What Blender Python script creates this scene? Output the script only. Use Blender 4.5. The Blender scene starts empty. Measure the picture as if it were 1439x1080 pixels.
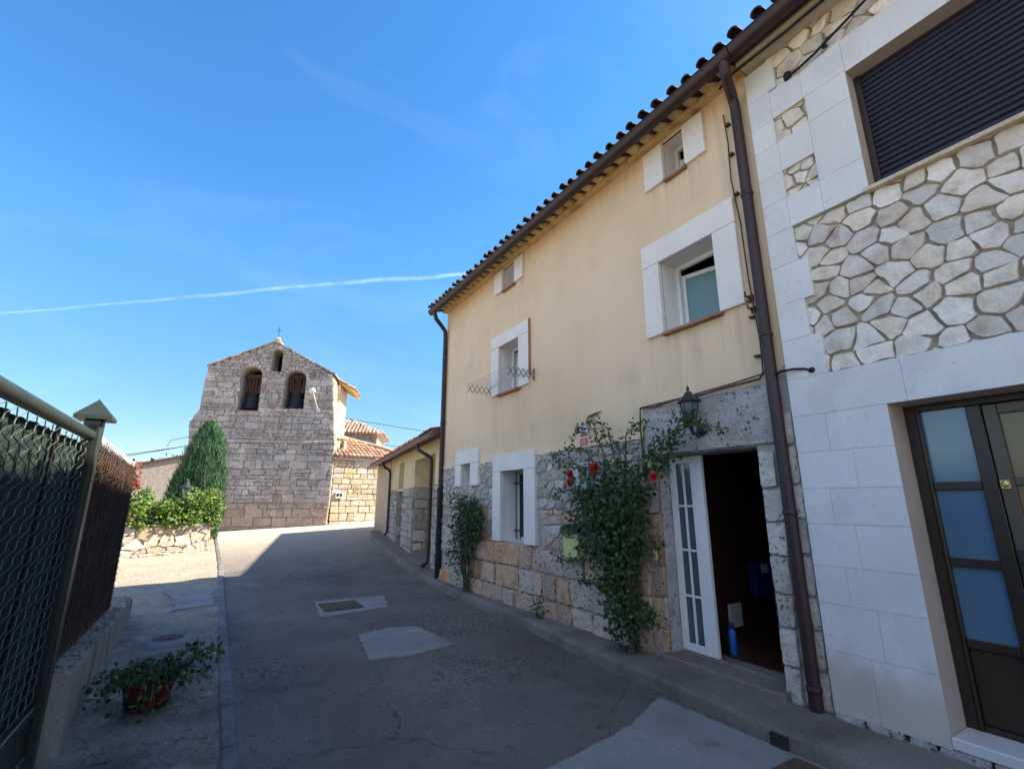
import bpy, math, random
from mathutils import Vector, Matrix, noise
from mathutils.geometry import tessellate_polygon
random.seed(7)
R = math.radians
S = bpy.context.scene
COL = S.collection

# ------------------------------------------------------------------ camera
cam = bpy.data.cameras.new('camera'); camo = bpy.data.objects.new('camera', cam); COL.objects.link(camo)
camo.location = (0, 0, 1.6)
az, pt = R(31.4), R(13.9)
fw = Vector((math.sin(az)*math.cos(pt), math.cos(az)*math.cos(pt), math.sin(pt)))
camo.rotation_euler = fw.to_track_quat('-Z', 'Y').to_euler()
cam.sensor_width = 36; cam.lens = 667/1439*36; cam.clip_start = .05; cam.clip_end = 4000
S.camera = camo

# ------------------------------------------------------------------ sky + sun + exposure
SUN_AZ, SUN_EL = R(109.5), R(40.6)
W = bpy.data.worlds.new('World'); S.world = W; W.use_nodes = True
nt = W.node_tree; nd = nt.nodes; lk = nt.links
bg = nd['Background']; bg.inputs['Strength'].default_value = .0645
sky = nd.new('ShaderNodeTexSky'); sky.sky_type = 'NISHITA'; sky.sun_disc = False
sky.sun_elevation = SUN_EL; sky.sun_rotation = SUN_AZ; sky.air_density = 1.0; sky.dust_density = .15; sky.ozone_density = 2.2
hs = nd.new('ShaderNodeHueSaturation'); hs.inputs['Saturation'].default_value = 1.3; hs.inputs['Hue'].default_value = .5; hs.inputs['Value'].default_value = 1.55
lk.new(sky.outputs[0], hs.inputs['Color'])
tc = nd.new('ShaderNodeTexCoord')
def wmath(op, a, b=None, clamp=False):
    n = nd.new('ShaderNodeMath'); n.operation = op; n.use_clamp = clamp
    for i, v in enumerate((a, b)):
        if v is None: continue
        if isinstance(v, (int, float)): n.inputs[i].default_value = v
        else: lk.new(v, n.inputs[i])
    return n.outputs[0]
def wdot(v):
    n = nd.new('ShaderNodeVectorMath'); n.operation = 'DOT_PRODUCT'; lk.new(tc.outputs['Generated'], n.inputs[0]); n.inputs[1].default_value = v
    return n.outputs['Value']
sz_ = nd.new('ShaderNodeSeparateXYZ'); lk.new(tc.outputs['Generated'], sz_.inputs[0])
hz = nd.new('ShaderNodeMapRange'); lk.new(sz_.outputs[2], hz.inputs[0])
for i_, v_ in enumerate((.0, .42, .62, 1.55)): hz.inputs[i_+1].default_value = v_
lk.new(hz.outputs[0], hs.inputs['Value'])
# added bright cloud behind the camera, out of view, to fill shaded walls
caz = R(228)
cn = nd.new('ShaderNodeTexNoise'); cn.inputs['Scale'].default_value = 3.2; cn.inputs['Detail'].default_value = 8; lk.new(tc.outputs['Generated'], cn.inputs[0])
fill_bank = wmath('MULTIPLY', wmath('SUBTRACT', wdot((math.sin(caz), math.cos(caz), .2)), .34), 2.4, True)
cfac = wmath('MULTIPLY', fill_bank, wmath('MULTIPLY', wmath('SUBTRACT', cn.outputs[0], .42), 4, True), True)
mixc = nd.new('ShaderNodeMix'); mixc.data_type = 'RGBA'; lk.new(cfac, mixc.inputs[0]); lk.new(hs.outputs[0], mixc.inputs[6]); mixc.inputs[7].default_value = (10.5, 10.3, 10.4, 1)
# thin contrail: a narrow band round a great circle, broken up by noise
def dirpx(u, v):
    rt = Vector((math.cos(az), -math.sin(az), 0)); up = rt.cross(fw)
    return ((u-719.5)*rt-(v-540)*up+667*fw).normalized()
pa, pb = dirpx(0, 441), dirpx(650, 385)
pn = pa.cross(pb).normalized()
n2 = nd.new('ShaderNodeTexNoise'); n2.inputs['Scale'].default_value = 5; n2.inputs['Detail'].default_value = 5; lk.new(tc.outputs['Generated'], n2.inputs[0])
n3 = nd.new('ShaderNodeTexNoise'); n3.inputs['Scale'].default_value = 24; n3.inputs['Detail'].default_value = 6; lk.new(tc.outputs['Generated'], n3.inputs[0])
dist = wmath('ABSOLUTE', wmath('ADD', wdot(pn), wmath('MULTIPLY', wmath('SUBTRACT', n2.outputs[0], .5), .02)))
mid = dirpx(640, 386)
wid = wmath('ADD', .0013, wmath('MULTIPLY', wmath('MULTIPLY', wmath('SUBTRACT', wdot(mid), .72), 3.3, True), .0042))
ctr = wmath('SUBTRACT', 1.0, wmath('DIVIDE', dist, wid), True)
ctr = wmath('MULTIPLY', ctr, wmath('MULTIPLY', wmath('SUBTRACT', n3.outputs[0], .25), 1.3, True))
end = wmath('MULTIPLY', wmath('SUBTRACT', wdot(mid), .62), 3, True)
ctr = wmath('MULTIPLY', ctr, wmath('ADD', .14, wmath('MULTIPLY', end, .38)))
# very faint cirrus
n4 = nd.new('ShaderNodeTexNoise'); n4.inputs['Scale'].default_value = 2.2; n4.inputs['Detail'].default_value = 7; n4.inputs['Distortion'].default_value = 1.2
mp = nd.new('ShaderNodeMapping'); mp.inputs['Scale'].default_value = (1, 2.2, 3); lk.new(tc.outputs['Generated'], mp.inputs[0]); lk.new(mp.outputs[0], n4.inputs[0])
cir = wmath('MULTIPLY', wmath('SUBTRACT', n4.outputs[0], .52), .16, True)
mixd = nd.new('ShaderNodeMix'); mixd.data_type = 'RGBA'; lk.new(wmath('MAXIMUM', ctr, cir), mixd.inputs[0]); lk.new(mixc.outputs[2], mixd.inputs[6]); mixd.inputs[7].default_value = (8.5, 9.6, 10.5, 1)
lk.new(mixd.outputs[2], bg.inputs['Color'])
sl = bpy.data.lights.new('sun', 'SUN'); sl.energy = 5.0; sl.angle = R(.5); sl.color = (1, .90, .74)
so = bpy.data.objects.new('sun', sl); COL.objects.link(so)
sd = Vector((math.sin(SUN_AZ)*math.cos(SUN_EL), math.cos(SUN_AZ)*math.cos(SUN_EL), math.sin(SUN_EL)))
so.rotation_euler = sd.to_track_quat('Z', 'Y').to_euler(); so.location = (20, -8, 25)
S.view_settings.view_transform = 'Standard'; S.view_settings.look = 'None'; S.view_settings.gamma = 1
S.view_settings.exposure = 1.72
S.render.engine = 'CYCLES'
S.cycles.max_bounces = 8; S.cycles.diffuse_bounces = 5

# ------------------------------------------------------------------ materials
def mat(name, c1, c2=None, c3=None, scale=3, rough=.85, bump=.25, bscale=35, island=0, hue=0, metal=0, spec=.3, fine=.25, fscale=60, pits=0, pscale=25, stain_or_sun=None, stretch=None, trans=0, bdist=.01, cracks=0, streaks=None):
    m = bpy.data.materials.new(name); m.use_nodes = True
    t = m.node_tree; n = t.nodes; L = t.links
    b = n['Principled BSDF']
    b.inputs['Roughness'].default_value = rough; b.inputs['Metallic'].default_value = metal
    b.inputs['Specular IOR Level'].default_value = spec
    co = n.new('ShaderNodeTexCoord').outputs['Object']
    if stretch:
        q = n.new('ShaderNodeMapping'); q.inputs['Scale'].default_value = stretch; L.new(co, q.inputs[0]); co2 = q.outputs[0]
    else: co2 = co
    def tex(s, d=6, src=None, ro=.55):
        q = n.new('ShaderNodeTexNoise'); q.inputs['Scale'].default_value = s; q.inputs['Detail'].default_value = d; q.inputs['Roughness'].default_value = ro
        L.new(src or co, q.inputs[0]); return q.outputs[0]
    def rng(v, a, b2, c, d):
        q = n.new('ShaderNodeMapRange'); L.new(v, q.inputs[0])
        for i, x in enumerate((a, b2, c, d)): q.inputs[i+1].default_value = x
        return q.outputs[0]
    def mul(a, b2):
        q = n.new('ShaderNodeMath'); q.operation = 'MULTIPLY'; L.new(a, q.inputs[0])
        if isinstance(b2, (int, float)): q.inputs[1].default_value = b2
        else: L.new(b2, q.inputs[1])
        return q.outputs[0]
    cols = [c for c in (c1, c2, c3) if c]
    r = n.new('ShaderNodeValToRGB'); e = r.color_ramp.elements
    if len(cols) == 1: cols = [cols[0], cols[0]]
    e[0].position = .32; e[1].position = .68
    e[0].color = (*cols[0], 1); e[1].color = (*cols[-1], 1)
    if len(cols) == 3: k = e.new(.5); k.color = (*cols[1], 1)
    L.new(tex(scale, 8, co2), r.inputs[0]); c = r.outputs[0]
    def valmul(c, v):
        q = n.new('ShaderNodeHueSaturation'); L.new(c, q.inputs['Color']); L.new(v, q.inputs['Value']); return q
    if island:
        g = n.new('ShaderNodeNewGeometry').outputs['Random Per Island']
        q = valmul(c, rng(g, 0, 1, 1-island, 1+island)); c = q.outputs[0]
        if hue:
            w = n.new('ShaderNodeTexWhiteNoise'); w.noise_dimensions = '1D'; L.new(g, w.inputs['W'])
            L.new(rng(w.outputs[0], 0, 1, .5-hue, .5+hue), q.inputs['Hue'])
            w2 = n.new('ShaderNodeMath'); w2.operation = 'FRACT'; L.new(mul(w.outputs[0], 17.3), w2.inputs[0])
            L.new(rng(w2.outputs[0], 0, 1, .55, 1.35), q.inputs['Saturation'])
    if fine:
        c = valmul(c, rng(tex(fscale, 4, None, .7), .3, .7, 1-fine, 1+fine)).outputs[0]
    hgt = tex(bscale, 8, None, .65)
    if pits:
        v = n.new('ShaderNodeTexVoronoi'); v.inputs['Scale'].default_value = pscale; v.inputs['Randomness'].default_value = 1
        d = n.new('ShaderNodeVectorMath'); d.operation = 'ADD'
        nz = n.new('ShaderNodeTexNoise'); nz.inputs['Scale'].default_value = pscale*1.3; L.new(co, nz.inputs[0])
        s3 = n.new('ShaderNodeVectorMath'); s3.operation = 'SCALE'; s3.inputs[3].default_value = .9/pscale; L.new(nz.outputs[1], s3.inputs[0])
        L.new(co, d.inputs[0]); L.new(s3.outputs[0], d.inputs[1]); L.new(d.outputs[0], v.inputs['Vector'])
        msk = rng(tex(pscale*.22, 3), .42, .6, 0, 1)
        p = rng(v.outputs['Distance'], .12, .34, 0, 1)
        q = n.new('ShaderNodeMath'); q.operation = 'SUBTRACT'; q.inputs[0].default_value = 1; L.new(p, q.inputs[1])
        pit = mul(q.outputs[0], msk)
        k = n.new('ShaderNodeMath'); k.operation = 'SUBTRACT'; k.use_clamp = True; k.inputs[0].default_value = 1; L.new(mul(pit, pits), k.inputs[1])
        c = valmul(c, k.outputs[0]).outputs[0]
        h2 = n.new('ShaderNodeMath'); h2.operation = 'SUBTRACT'; L.new(hgt, h2.inputs[0]); L.new(pit, h2.inputs[1]); hgt = h2.outputs[0]
    if cracks:
        v = n.new('ShaderNodeTexVoronoi'); v.feature = 'DISTANCE_TO_EDGE'; v.inputs['Scale'].default_value = cracks
        d = n.new('ShaderNodeVectorMath'); d.operation = 'ADD'; nzt = n.new('ShaderNodeTexNoise'); nzt.inputs['Scale'].default_value = 2.5; nzt.inputs['Detail'].default_value = 8; L.new(co, nzt.inputs[0])
        s3 = n.new('ShaderNodeVectorMath'); s3.operation = 'SCALE'; s3.inputs[3].default_value = .55; L.new(nzt.outputs[1], s3.inputs[0]); L.new(co, d.inputs[0]); L.new(s3.outputs[0], d.inputs[1]); L.new(d.outputs[0], v.inputs['Vector'])
        k = n.new('ShaderNodeMath'); k.operation = 'MAXIMUM'; L.new(rng(v.outputs['Distance'], 0, .006, .35, 1), k.inputs[0]); L.new(rng(tex(1.1, 3), .45, .55, 1, 0), k.inputs[1])
        c = valmul(c, k.outputs[0]).outputs[0]
    for st in (stain_or_sun or []):            # (colour, lo, hi, axis, edge-noise-scale, strength): irregular damp mark up to a height, painted sunlight along Y, or patches if axis is None
        colr, lo, hi, ax, ns, stg = st[:6]
        mx = n.new('ShaderNodeMix'); mx.data_type = 'RGBA'
        if ax is None:
            f = rng(tex(ns, 7, None, .6), lo, hi, 0, stg)
            if len(st) > 6: f = mul(f, rng(tex(st[6], 3), .5, .62, 0, 1))
        else:
            sp = n.new('ShaderNodeSeparateXYZ'); L.new(co, sp.inputs[0])
            ad = n.new('ShaderNodeMath'); ad.operation = 'ADD'; L.new(sp.outputs[ax], ad.inputs[0]); L.new(rng(tex(ns, 6), 0, 1, -.35, .35), ad.inputs[1])
            f = rng(ad.outputs[0], lo, hi, stg, 0)
        L.new(f, mx.inputs[0]); L.new(c, mx.inputs[6]); mx.inputs[7].default_value = (*colr, 1); c = mx.outputs[2]
    if streaks:
        sp = n.new('ShaderNodeSeparateXYZ'); L.new(co, sp.inputs[0])
        q = n.new('ShaderNodeMapping'); q.inputs['Scale'].default_value = (1, 14, .5); L.new(co, q.inputs[0]); run = rng(tex(1, 5, q.outputs[0]), .42, .68, 0, 1)
        for y0, y1, zt, ln, sg in streaks:
            f = mul(mul(rng(sp.outputs[1], y0-.04, y0+.04, 0, 1), rng(sp.outputs[1], y1-.04, y1+.04, 1, 0)), mul(rng(sp.outputs[2], zt-ln, zt, 0, 1), rng(sp.outputs[2], zt, zt+.02, 1, 0)))
            f = mul(mul(f, run), sg)
            mx = n.new('ShaderNodeMix'); mx.data_type = 'RGBA'; L.new(f, mx.inputs[0]); L.new(c, mx.inputs[6]); mx.inputs[7].default_value = (.30, .24, .18, 1); c = mx.outputs[2]
    L.new(c, b.inputs['Base Color'])
    if bump:
        bp = n.new('ShaderNodeBump'); bp.inputs['Strength'].default_value = bump; bp.inputs['Distance'].default_value = bdist
        L.new(hgt, bp.inputs['Height']); L.new(bp.outputs[0], b.inputs['Normal'])
    if trans:
        tr = n.new('ShaderNodeBsdfTranslucent'); L.new(c, tr.inputs[0])
        ms = n.new('ShaderNodeMixShader'); ms.inputs[0].default_value = trans
        L.new(b.outputs[0], ms.inputs[1]); L.new(tr.outputs[0], ms.inputs[2]); L.new(ms.outputs[0], n['Material Output'].inputs[0])
    return m
M = {}
M['stucco'] = mat('stucco', (.63, .475, .315), (.68, .525, .365), (.71, .555, .40), scale=.9, bump=.25, bscale=60, fine=.05, fscale=120, stretch=(1, 1, .55), stain_or_sun=[((.52, .41, .29), .54, .72, None, .7, .7), ((.80, .65, .46), .60, .76, None, 1.5, .4), ((.50, .40, .28), .60, .72, None, 4.5, .3), ((.40, .31, .21), .66, .72, None, 13, .4)], streaks=[(y0-5.7, y1-5.7, z, l, g) for y0, y1, z, l, g in ((2.36, 3.56, 3.36, .9, .38), (6.0, 7.25, 3.38, .9, .34), (2.58, 3.42, 5.17, .6, .34), (6.16, 7.12, 5.26, .6, .34), (2.1, 9.34, 5.76, .5, .28), (2.1, 2.5, 5.7, 4, .45), (3.6, 9.3, 2.75, .45, .2))])
M['paleplaster'] = mat('pale_plaster', (.62, .50, .30), (.70, .58, .36), (.60, .44, .24), scale=1.2, bump=.3, fine=.08)
M['pinkplaster'] = mat('pink_plaster', (.50, .36, .25), (.56, .42, .30), scale=1.2, bump=.3, fine=.08, stain_or_sun=[((.30, .24, .19), .55, 1.0, 2, 2.5, .8)])
M['white'] = mat('white_stone_trim', (.64, .61, .60), (.72, .69, .67), scale=2, bump=.12, bscale=70, fine=.05, rough=.7, stain_or_sun=[((.50, .45, .40), .60, .74, None, 4, .55), ((.40, .34, .28), .68, .74, None, 14, .5)])
M['sill'] = mat('terracotta_sill', (.23, .13, .09), (.33, .19, .12), scale=8, bump=.2)
M['brown'] = mat('brown_paint', (.022, .009, .010), (.032, .014, .014), scale=3, rough=.5, bump=.03, fine=.08, spec=.5)
M['blackpipe'] = mat('black_pipe', (.012, .012, .013), (.02, .02, .02), rough=.5, bump=.05)
M['rubble'] = mat('rubble_stone', (.30, .27, .245), (.46, .41, .365), (.38, .31, .25), scale=5, island=.26, hue=.006, bump=.8, bscale=18, bdist=.02, pits=.5, pscale=30)
M['ashlar'] = mat('orange_ashlar', (.40, .245, .155), (.52, .355, .25), (.47, .365, .28), scale=4, island=.18, hue=.006, bump=1, bscale=14, bdist=.03, pits=.65, pscale=20, stretch=(1, 1, .5))
M['pitted'] = mat('pitted_limestone', (.40, .36, .325), (.51, .475, .43), (.36, .295, .23), scale=4, island=.16, bump=.8, bscale=22, bdist=.02, pits=.75, pscale=26)
M['mortar'] = mat('mortar', (.29, .27, .255), (.37, .34, .32), scale=6, bump=.7, bscale=30)
M['concpanel'] = mat('rough_render', (.32, .30, .295), (.43, .405, .395), (.48, .455, .44), scale=3, bump=1, bscale=25, bdist=.03, pits=.8, pscale=20, stain_or_sun=[((.25, .14, .09), .62, .72, None, 3, .6)])
M['slab'] = mat('limestone_slab', (.555, .555, .56), (.63, .63, .635), (.655, .655, .655), scale=2.6, island=.025, bump=.08, bscale=50, rough=.55, fine=.05, fscale=40, stain_or_sun=[((.40, .32, .22), .38, .60, 2, 3.5, .55), ((.45, .40, .34), .64, .72, None, 6, .4), ((.50, .48, .47), .5, .7, None, 1.3, .5), ((.36, .33, .30), .66, .70, None, 22, .5)])
M['reveal'] = mat('beige_reveal', (.40, .335, .29), (.46, .385, .335), scale=2, bump=.1, fine=.05)
M['flag'] = mat('field_stone', (.55, .485, .41), (.68, .62, .55), (.48, .405, .33), scale=5, island=.19, hue=.006, bump=.9, bscale=11, bdist=.025, fine=.1, stain_or_sun=[((.38, .20, .09), .62, .74, None, 4.5, .75)])
M['wallstone'] = mat('garden_wall_stone', (.31, .25, .195), (.40, .335, .27), (.34, .265, .205), scale=4.5, island=.17, hue=.008, bump=.9, bscale=12, bdist=.03)
M['darkmortar'] = mat('dark_mortar', (.33, .28, .23), (.42, .365, .30), scale=8, bump=.8, bscale=40)
M['church'] = mat('church_stone', (.25, .215, .20), (.37, .325, .30), (.52, .455, .40), scale=1.1, island=.22, hue=.006, bump=.9, bscale=9, bdist=.03, fine=.35, fscale=11, pits=.7, pscale=7, stain_or_sun=[((.19, .165, .155), .50, .68, None, .55, .65), ((.52, .46, .40), .60, .70, None, 2.2, .5), ((.34, .24, .145), .9, 2.0, 2, .8, .6)])
M['churchwarm'] = mat('warm_church_stone', (.34, .27, .19), (.46, .37, .265), (.36, .26, .17), scale=1.4, island=.16, hue=.003, bump=.9, bscale=9, bdist=.03, fine=.2, fscale=14)
M['churchmortar'] = mat('church_mortar', (.19, .165, .145), (.30, .26, .225), scale=5, bump=.8, bscale=20)
M['sunplaster'] = mat('church_plaster', (.46, .39, .28), (.54, .46, .34), scale=1.5, bump=.4, bscale=12)
M['annexstone'] = mat('annex_stone', (.27, .235, .20), (.40, .36, .31), (.34, .28, .23), scale=4, island=.25, hue=.006, bump=.9, bscale=14, bdist=.03, pits=.5, pscale=16)
M['tile'] = mat('roof_tile', (.36, .20, .13), (.48, .30, .21), (.30, .20, .145), scale=3, island=.3, hue=.01, bump=.3, bscale=30)
M['darktile'] = mat('weathered_tile', (.035, .02, .016), (.07, .036, .026), (.025, .02, .018), scale=4, island=.3, hue=.01, bump=.3, bscale=30)
M['eavetile'] = mat('painted_eave_tile', (.50, .34, .14), (.62, .44, .20), (.36, .22, .10), scale=5, island=.12, bump=.3, bscale=30)
M['redfascia'] = mat('dark_red_roof', (.13, .04, .03), (.18, .06, .045), scale=3, rough=.55, bump=.1)
M['greygutter'] = mat('dull_gutter', (.16, .12, .10), (.22, .17, .14), scale=5, rough=.5, bump=.1)
M['eavebeam'] = mat('eave_concrete', (.46, .38, .27), (.58, .50, .39), scale=4, bump=.3)
M['road'] = mat('road_concrete', (.098, .082, .073), (.132, .113, .10), (.17, .148, .13), scale=.7, rough=.85, bump=1, bscale=24, bdist=.016, fine=.38, fscale=70, spec=.35, stain_or_sun=[((.055, .048, .042), .56, .7, None, 1.1, .75), ((.26, .235, .205), .56, .63, None, 30, .65, .5), ((.028, .02, .016), .53, .58, None, 19, .9, .5), ((.075, .05, .034), .58, .67, None, 4, .5), ((.17, .16, .15), .60, .72, None, 1.6, .5), ((.50, .43, .34), 23, 12, 1, 1.2, .85)], cracks=.45)  # last colour entry pales the far road: sunlight put into its colour
M['roadpatch'] = mat('pale_concrete', (.19, .185, .18), (.25, .24, .235), scale=2, bump=.4, bscale=40, fine=.15, stain_or_sun=[((.10, .095, .09), .58, .72, None, 3, .6)])
M['verge'] = mat('rough_verge', (.19, .155, .125), (.27, .225, .18), (.145, .12, .10), scale=1.6, bump=1, bscale=16, bdist=.05, fine=.35, fscale=40, stain_or_sun=[((.42, .37, .29), .57, .64, None, 2.4, .7), ((.16, .15, .05), .63, .72, None, 3, .5), ((.07, .055, .04), .62, .70, None, 6, .7), ((.42, .35, .26), 16, 6, 1, 1.2, .75), ((.26, .19, .10), .58, .62, None, 5, .6, 1.2), ((.05, .04, .03), .57, .61, None, 16, .7, .9)], cracks=.9)  # Y-axis entry pales the verge with distance, standing in for brighter sunlight
M['strip'] = mat('kerb_strip', (.10, .095, .095), (.15, .14, .135), (.19, .175, .165), scale=5, island=.15, bump=.6, bscale=25, fine=.25)
M['walk'] = mat('pavement_concrete', (.115, .095, .083), (.165, .14, .122), (.21, .18, .16), scale=1.8, bump=.6, bscale=30, fine=.22, fscale=60, stain_or_sun=[((.07, .06, .052), .58, .72, None, 2.6, .7)])
M['land'] = mat('dry_land', (.34, .285, .20), (.42, .355, .26), (.30, .26, .17), scale=.08, bump=.3, bscale=3)
M['plinth'] = mat('cast_concrete', (.19, .165, .14), (.28, .245, .205), (.13, .11, .095), scale=3, bump=.6, bscale=25, fine=.2, stretch=(1, 1, .25), stain_or_sun=[((.36, .25, .09), .60, .70, None, 3.5, .6)])
M['warmmortar'] = mat('warm_mortar', (.30, .235, .17), (.38, .30, .23), scale=8, bump=.8, bscale=40)
M['rubbletop'] = mat('crumbled_concrete', (.17, .14, .12), (.32, .27, .23), scale=12, bump=1, bscale=30, island=.3)
M['fgreen'] = mat('green_paint', (.016, .024, .016), (.024, .032, .022), scale=4, rough=.42, bump=.06, fine=.12, spec=.5)
M['mesh'] = mat('mesh_wire', (.07, .085, .075), (.11, .12, .10), scale=6, rough=.45, bump=0)
M['screen'] = mat('dark_screen', (.008, .018, .014), (.018, .032, .025), scale=4, rough=.9, bump=.5, bscale=40, stretch=(1, 6, .5))
M['brush'] = mat('heather_screen', (.050, .030, .022), (.09, .055, .038), (.035, .022, .018), scale=6, rough=.95, bump=1, bscale=50, stretch=(1, 1, 7), island=.3)
M['leaf'] = mat('rose_leaf', (.026, .062, .02), (.062, .118, .036), scale=5, island=.55, hue=.02, rough=.5, bump=0, fine=0, trans=.25)
M['hedge'] = mat('vine_leaf', (.075, .15, .02), (.13, .21, .03), scale=3, island=.4, hue=.025, rough=.5, bump=0, fine=0, trans=.3)
M['redleaf'] = mat('red_leaf', (.30, .06, .05), (.36, .12, .07), scale=5, island=.3, hue=.02, rough=.5, bump=0, fine=0, trans=.3)
M['cyp'] = mat('cypress_leaf', (.03, .085, .035), (.06, .14, .055), scale=3, island=.45, hue=.015, rough=.6, bump=0, fine=0, trans=.15)
M['stem'] = mat('woody_stem', (.06, .045, .03), (.10, .08, .05), scale=20, bump=.5)
M['twig'] = mat('green_stem', (.05, .075, .025), (.08, .10, .035), scale=20, bump=.2)
M['petal'] = mat('rose_petal', (.55, .015, .035), (.65, .03, .06), scale=10, rough=.5, bump=0, fine=0, trans=.2)
M['pot'] = mat('red_pot', (.075, .006, .005), (.11, .01, .008), scale=6, rough=.45, bump=.1)
M['soil'] = mat('soil', (.03, .02, .015), (.05, .035, .025), scale=20, bump=1)
M['iron'] = mat('black_iron', (.014, .015, .017), (.022, .022, .025), rough=.45, bump=.1, spec=.5)
M['bell'] = mat('bell_bronze', (.010, .013, .016), (.018, .022, .025), scale=5, rough=.5, metal=.5, bump=.1)
M['wood'] = mat('old_wood', (.05, .026, .02), (.085, .045, .034), scale=5, bump=.5, stretch=(1, 1, .2))
M['pvc'] = mat('white_frame', (.62, .64, .66), (.68, .69, .70), scale=3, rough=.4, bump=.02, fine=.03)
M['frost'] = mat('frosted_pane', (.10, .20, .21), (.13, .24, .25), scale=2, rough=.25, bump=.05, bscale=120, fine=0, spec=.6)
M['doorpane'] = mat('door_pane', (.05, .085, .10), (.07, .105, .12), scale=3, rough=.12, bump=.02, fine=0, spec=.7)
M['dark'] = mat('dark_glass', (.01, .014, .02), (.015, .018, .024), rough=.05, bump=0, fine=0, spec=.7)
M['bluepane'] = mat('blue_pane', (.08, .15, .24), (.095, .175, .27), scale=2, rough=.08, bump=.04, bscale=200, fine=0, spec=1.0)
M['amber'] = mat('amber_pane', (.17, .12, .05), (.20, .15, .07), scale=2, rough=.2, bump=.05, bscale=150, fine=0, spec=.6)
M['bronze'] = mat('bronze_aluminium', (.024, .015, .011), (.034, .022, .016), scale=3, rough=.35, bump=.02, fine=.05, spec=.5)
M['bronzelite'] = mat('bronze_door_leaf', (.075, .060, .042), (.09, .07, .05), scale=3, rough=.35, bump=.02, fine=.05, spec=.5)
M['kick'] = mat('dark_kick_panel', (.028, .020, .013), (.036, .027, .018), rough=.5, bump=.02, fine=.05)
M['shutter'] = mat('blue_shutter', (.016, .017, .032), (.021, .022, .040), scale=2, rough=.5, bump=.02, fine=.04)
M['marble'] = mat('marble_step', (.55, .54, .55), (.62, .61, .62), scale=3, rough=.3, bump=.03, fine=.05)
M['brass'] = mat('brass', (.6, .45, .18), metal=1, rough=.25, bump=0, fine=0)
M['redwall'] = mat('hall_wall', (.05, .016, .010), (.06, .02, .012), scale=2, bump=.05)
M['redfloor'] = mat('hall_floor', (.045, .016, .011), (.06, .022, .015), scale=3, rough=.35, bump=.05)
M['blue'] = mat('blue_plastic', (.02, .11, .45), (.03, .15, .55), rough=.35, bump=0, fine=0)
M['navy'] = mat('navy_cloth', (.015, .02, .13), (.02, .03, .17), rough=.8, bump=.3)
M['paper'] = mat('white_plate', (.62, .64, .66), (.68, .69, .70), rough=.6, bump=.02, fine=.03)
M['orange'] = mat('umbrella_cane', (.5, .2, .04), rough=.5, bump=0, fine=0)
M['red'] = mat('red_print', (.60, .045, .03), rough=.5, bump=0, fine=0)
M['bluep'] = mat('blue_print', (.05, .13, .40), rough=.5, bump=0, fine=0)
M['meter'] = mat('meter_plate', (.36, .42, .50), (.44, .48, .55), rough=.5, bump=.05, fine=.05)
M['olive'] = mat('meter_dial', (.12, .10, .035), (.17, .13, .05), rough=.4, bump=0)
M['mail'] = mat('yellow_mailbox', (.50, .52, .20), (.56, .56, .25), rough=.45, bump=.03, fine=.05)
M['steel'] = mat('grey_steel', (.33, .33, .34), (.42, .42, .42), metal=.6, rough=.4, bump=0)
M['darksteel'] = mat('dull_rack', (.13, .12, .12), (.18, .17, .17), metal=.3, rough=.5, bump=0)
M['rust'] = mat('rusty_iron', (.075, .035, .024), (.12, .06, .04), (.05, .035, .03), scale=8, rough=.7, bump=.6, bscale=40)
M['lampglass'] = mat('lantern_glass', (.10, .13, .16), (.14, .17, .20), rough=.15, bump=0, fine=0, spec=.6)
M['cable'] = mat('black_cable', (.012, .012, .013), rough=.6, bump=0, fine=0)
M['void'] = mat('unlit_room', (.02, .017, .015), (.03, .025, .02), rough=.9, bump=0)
M['white_lamp'] = mat('white_lamp', (.6, .58, .52), (.66, .64, .58), rough=.4, bump=0, fine=0)

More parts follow.
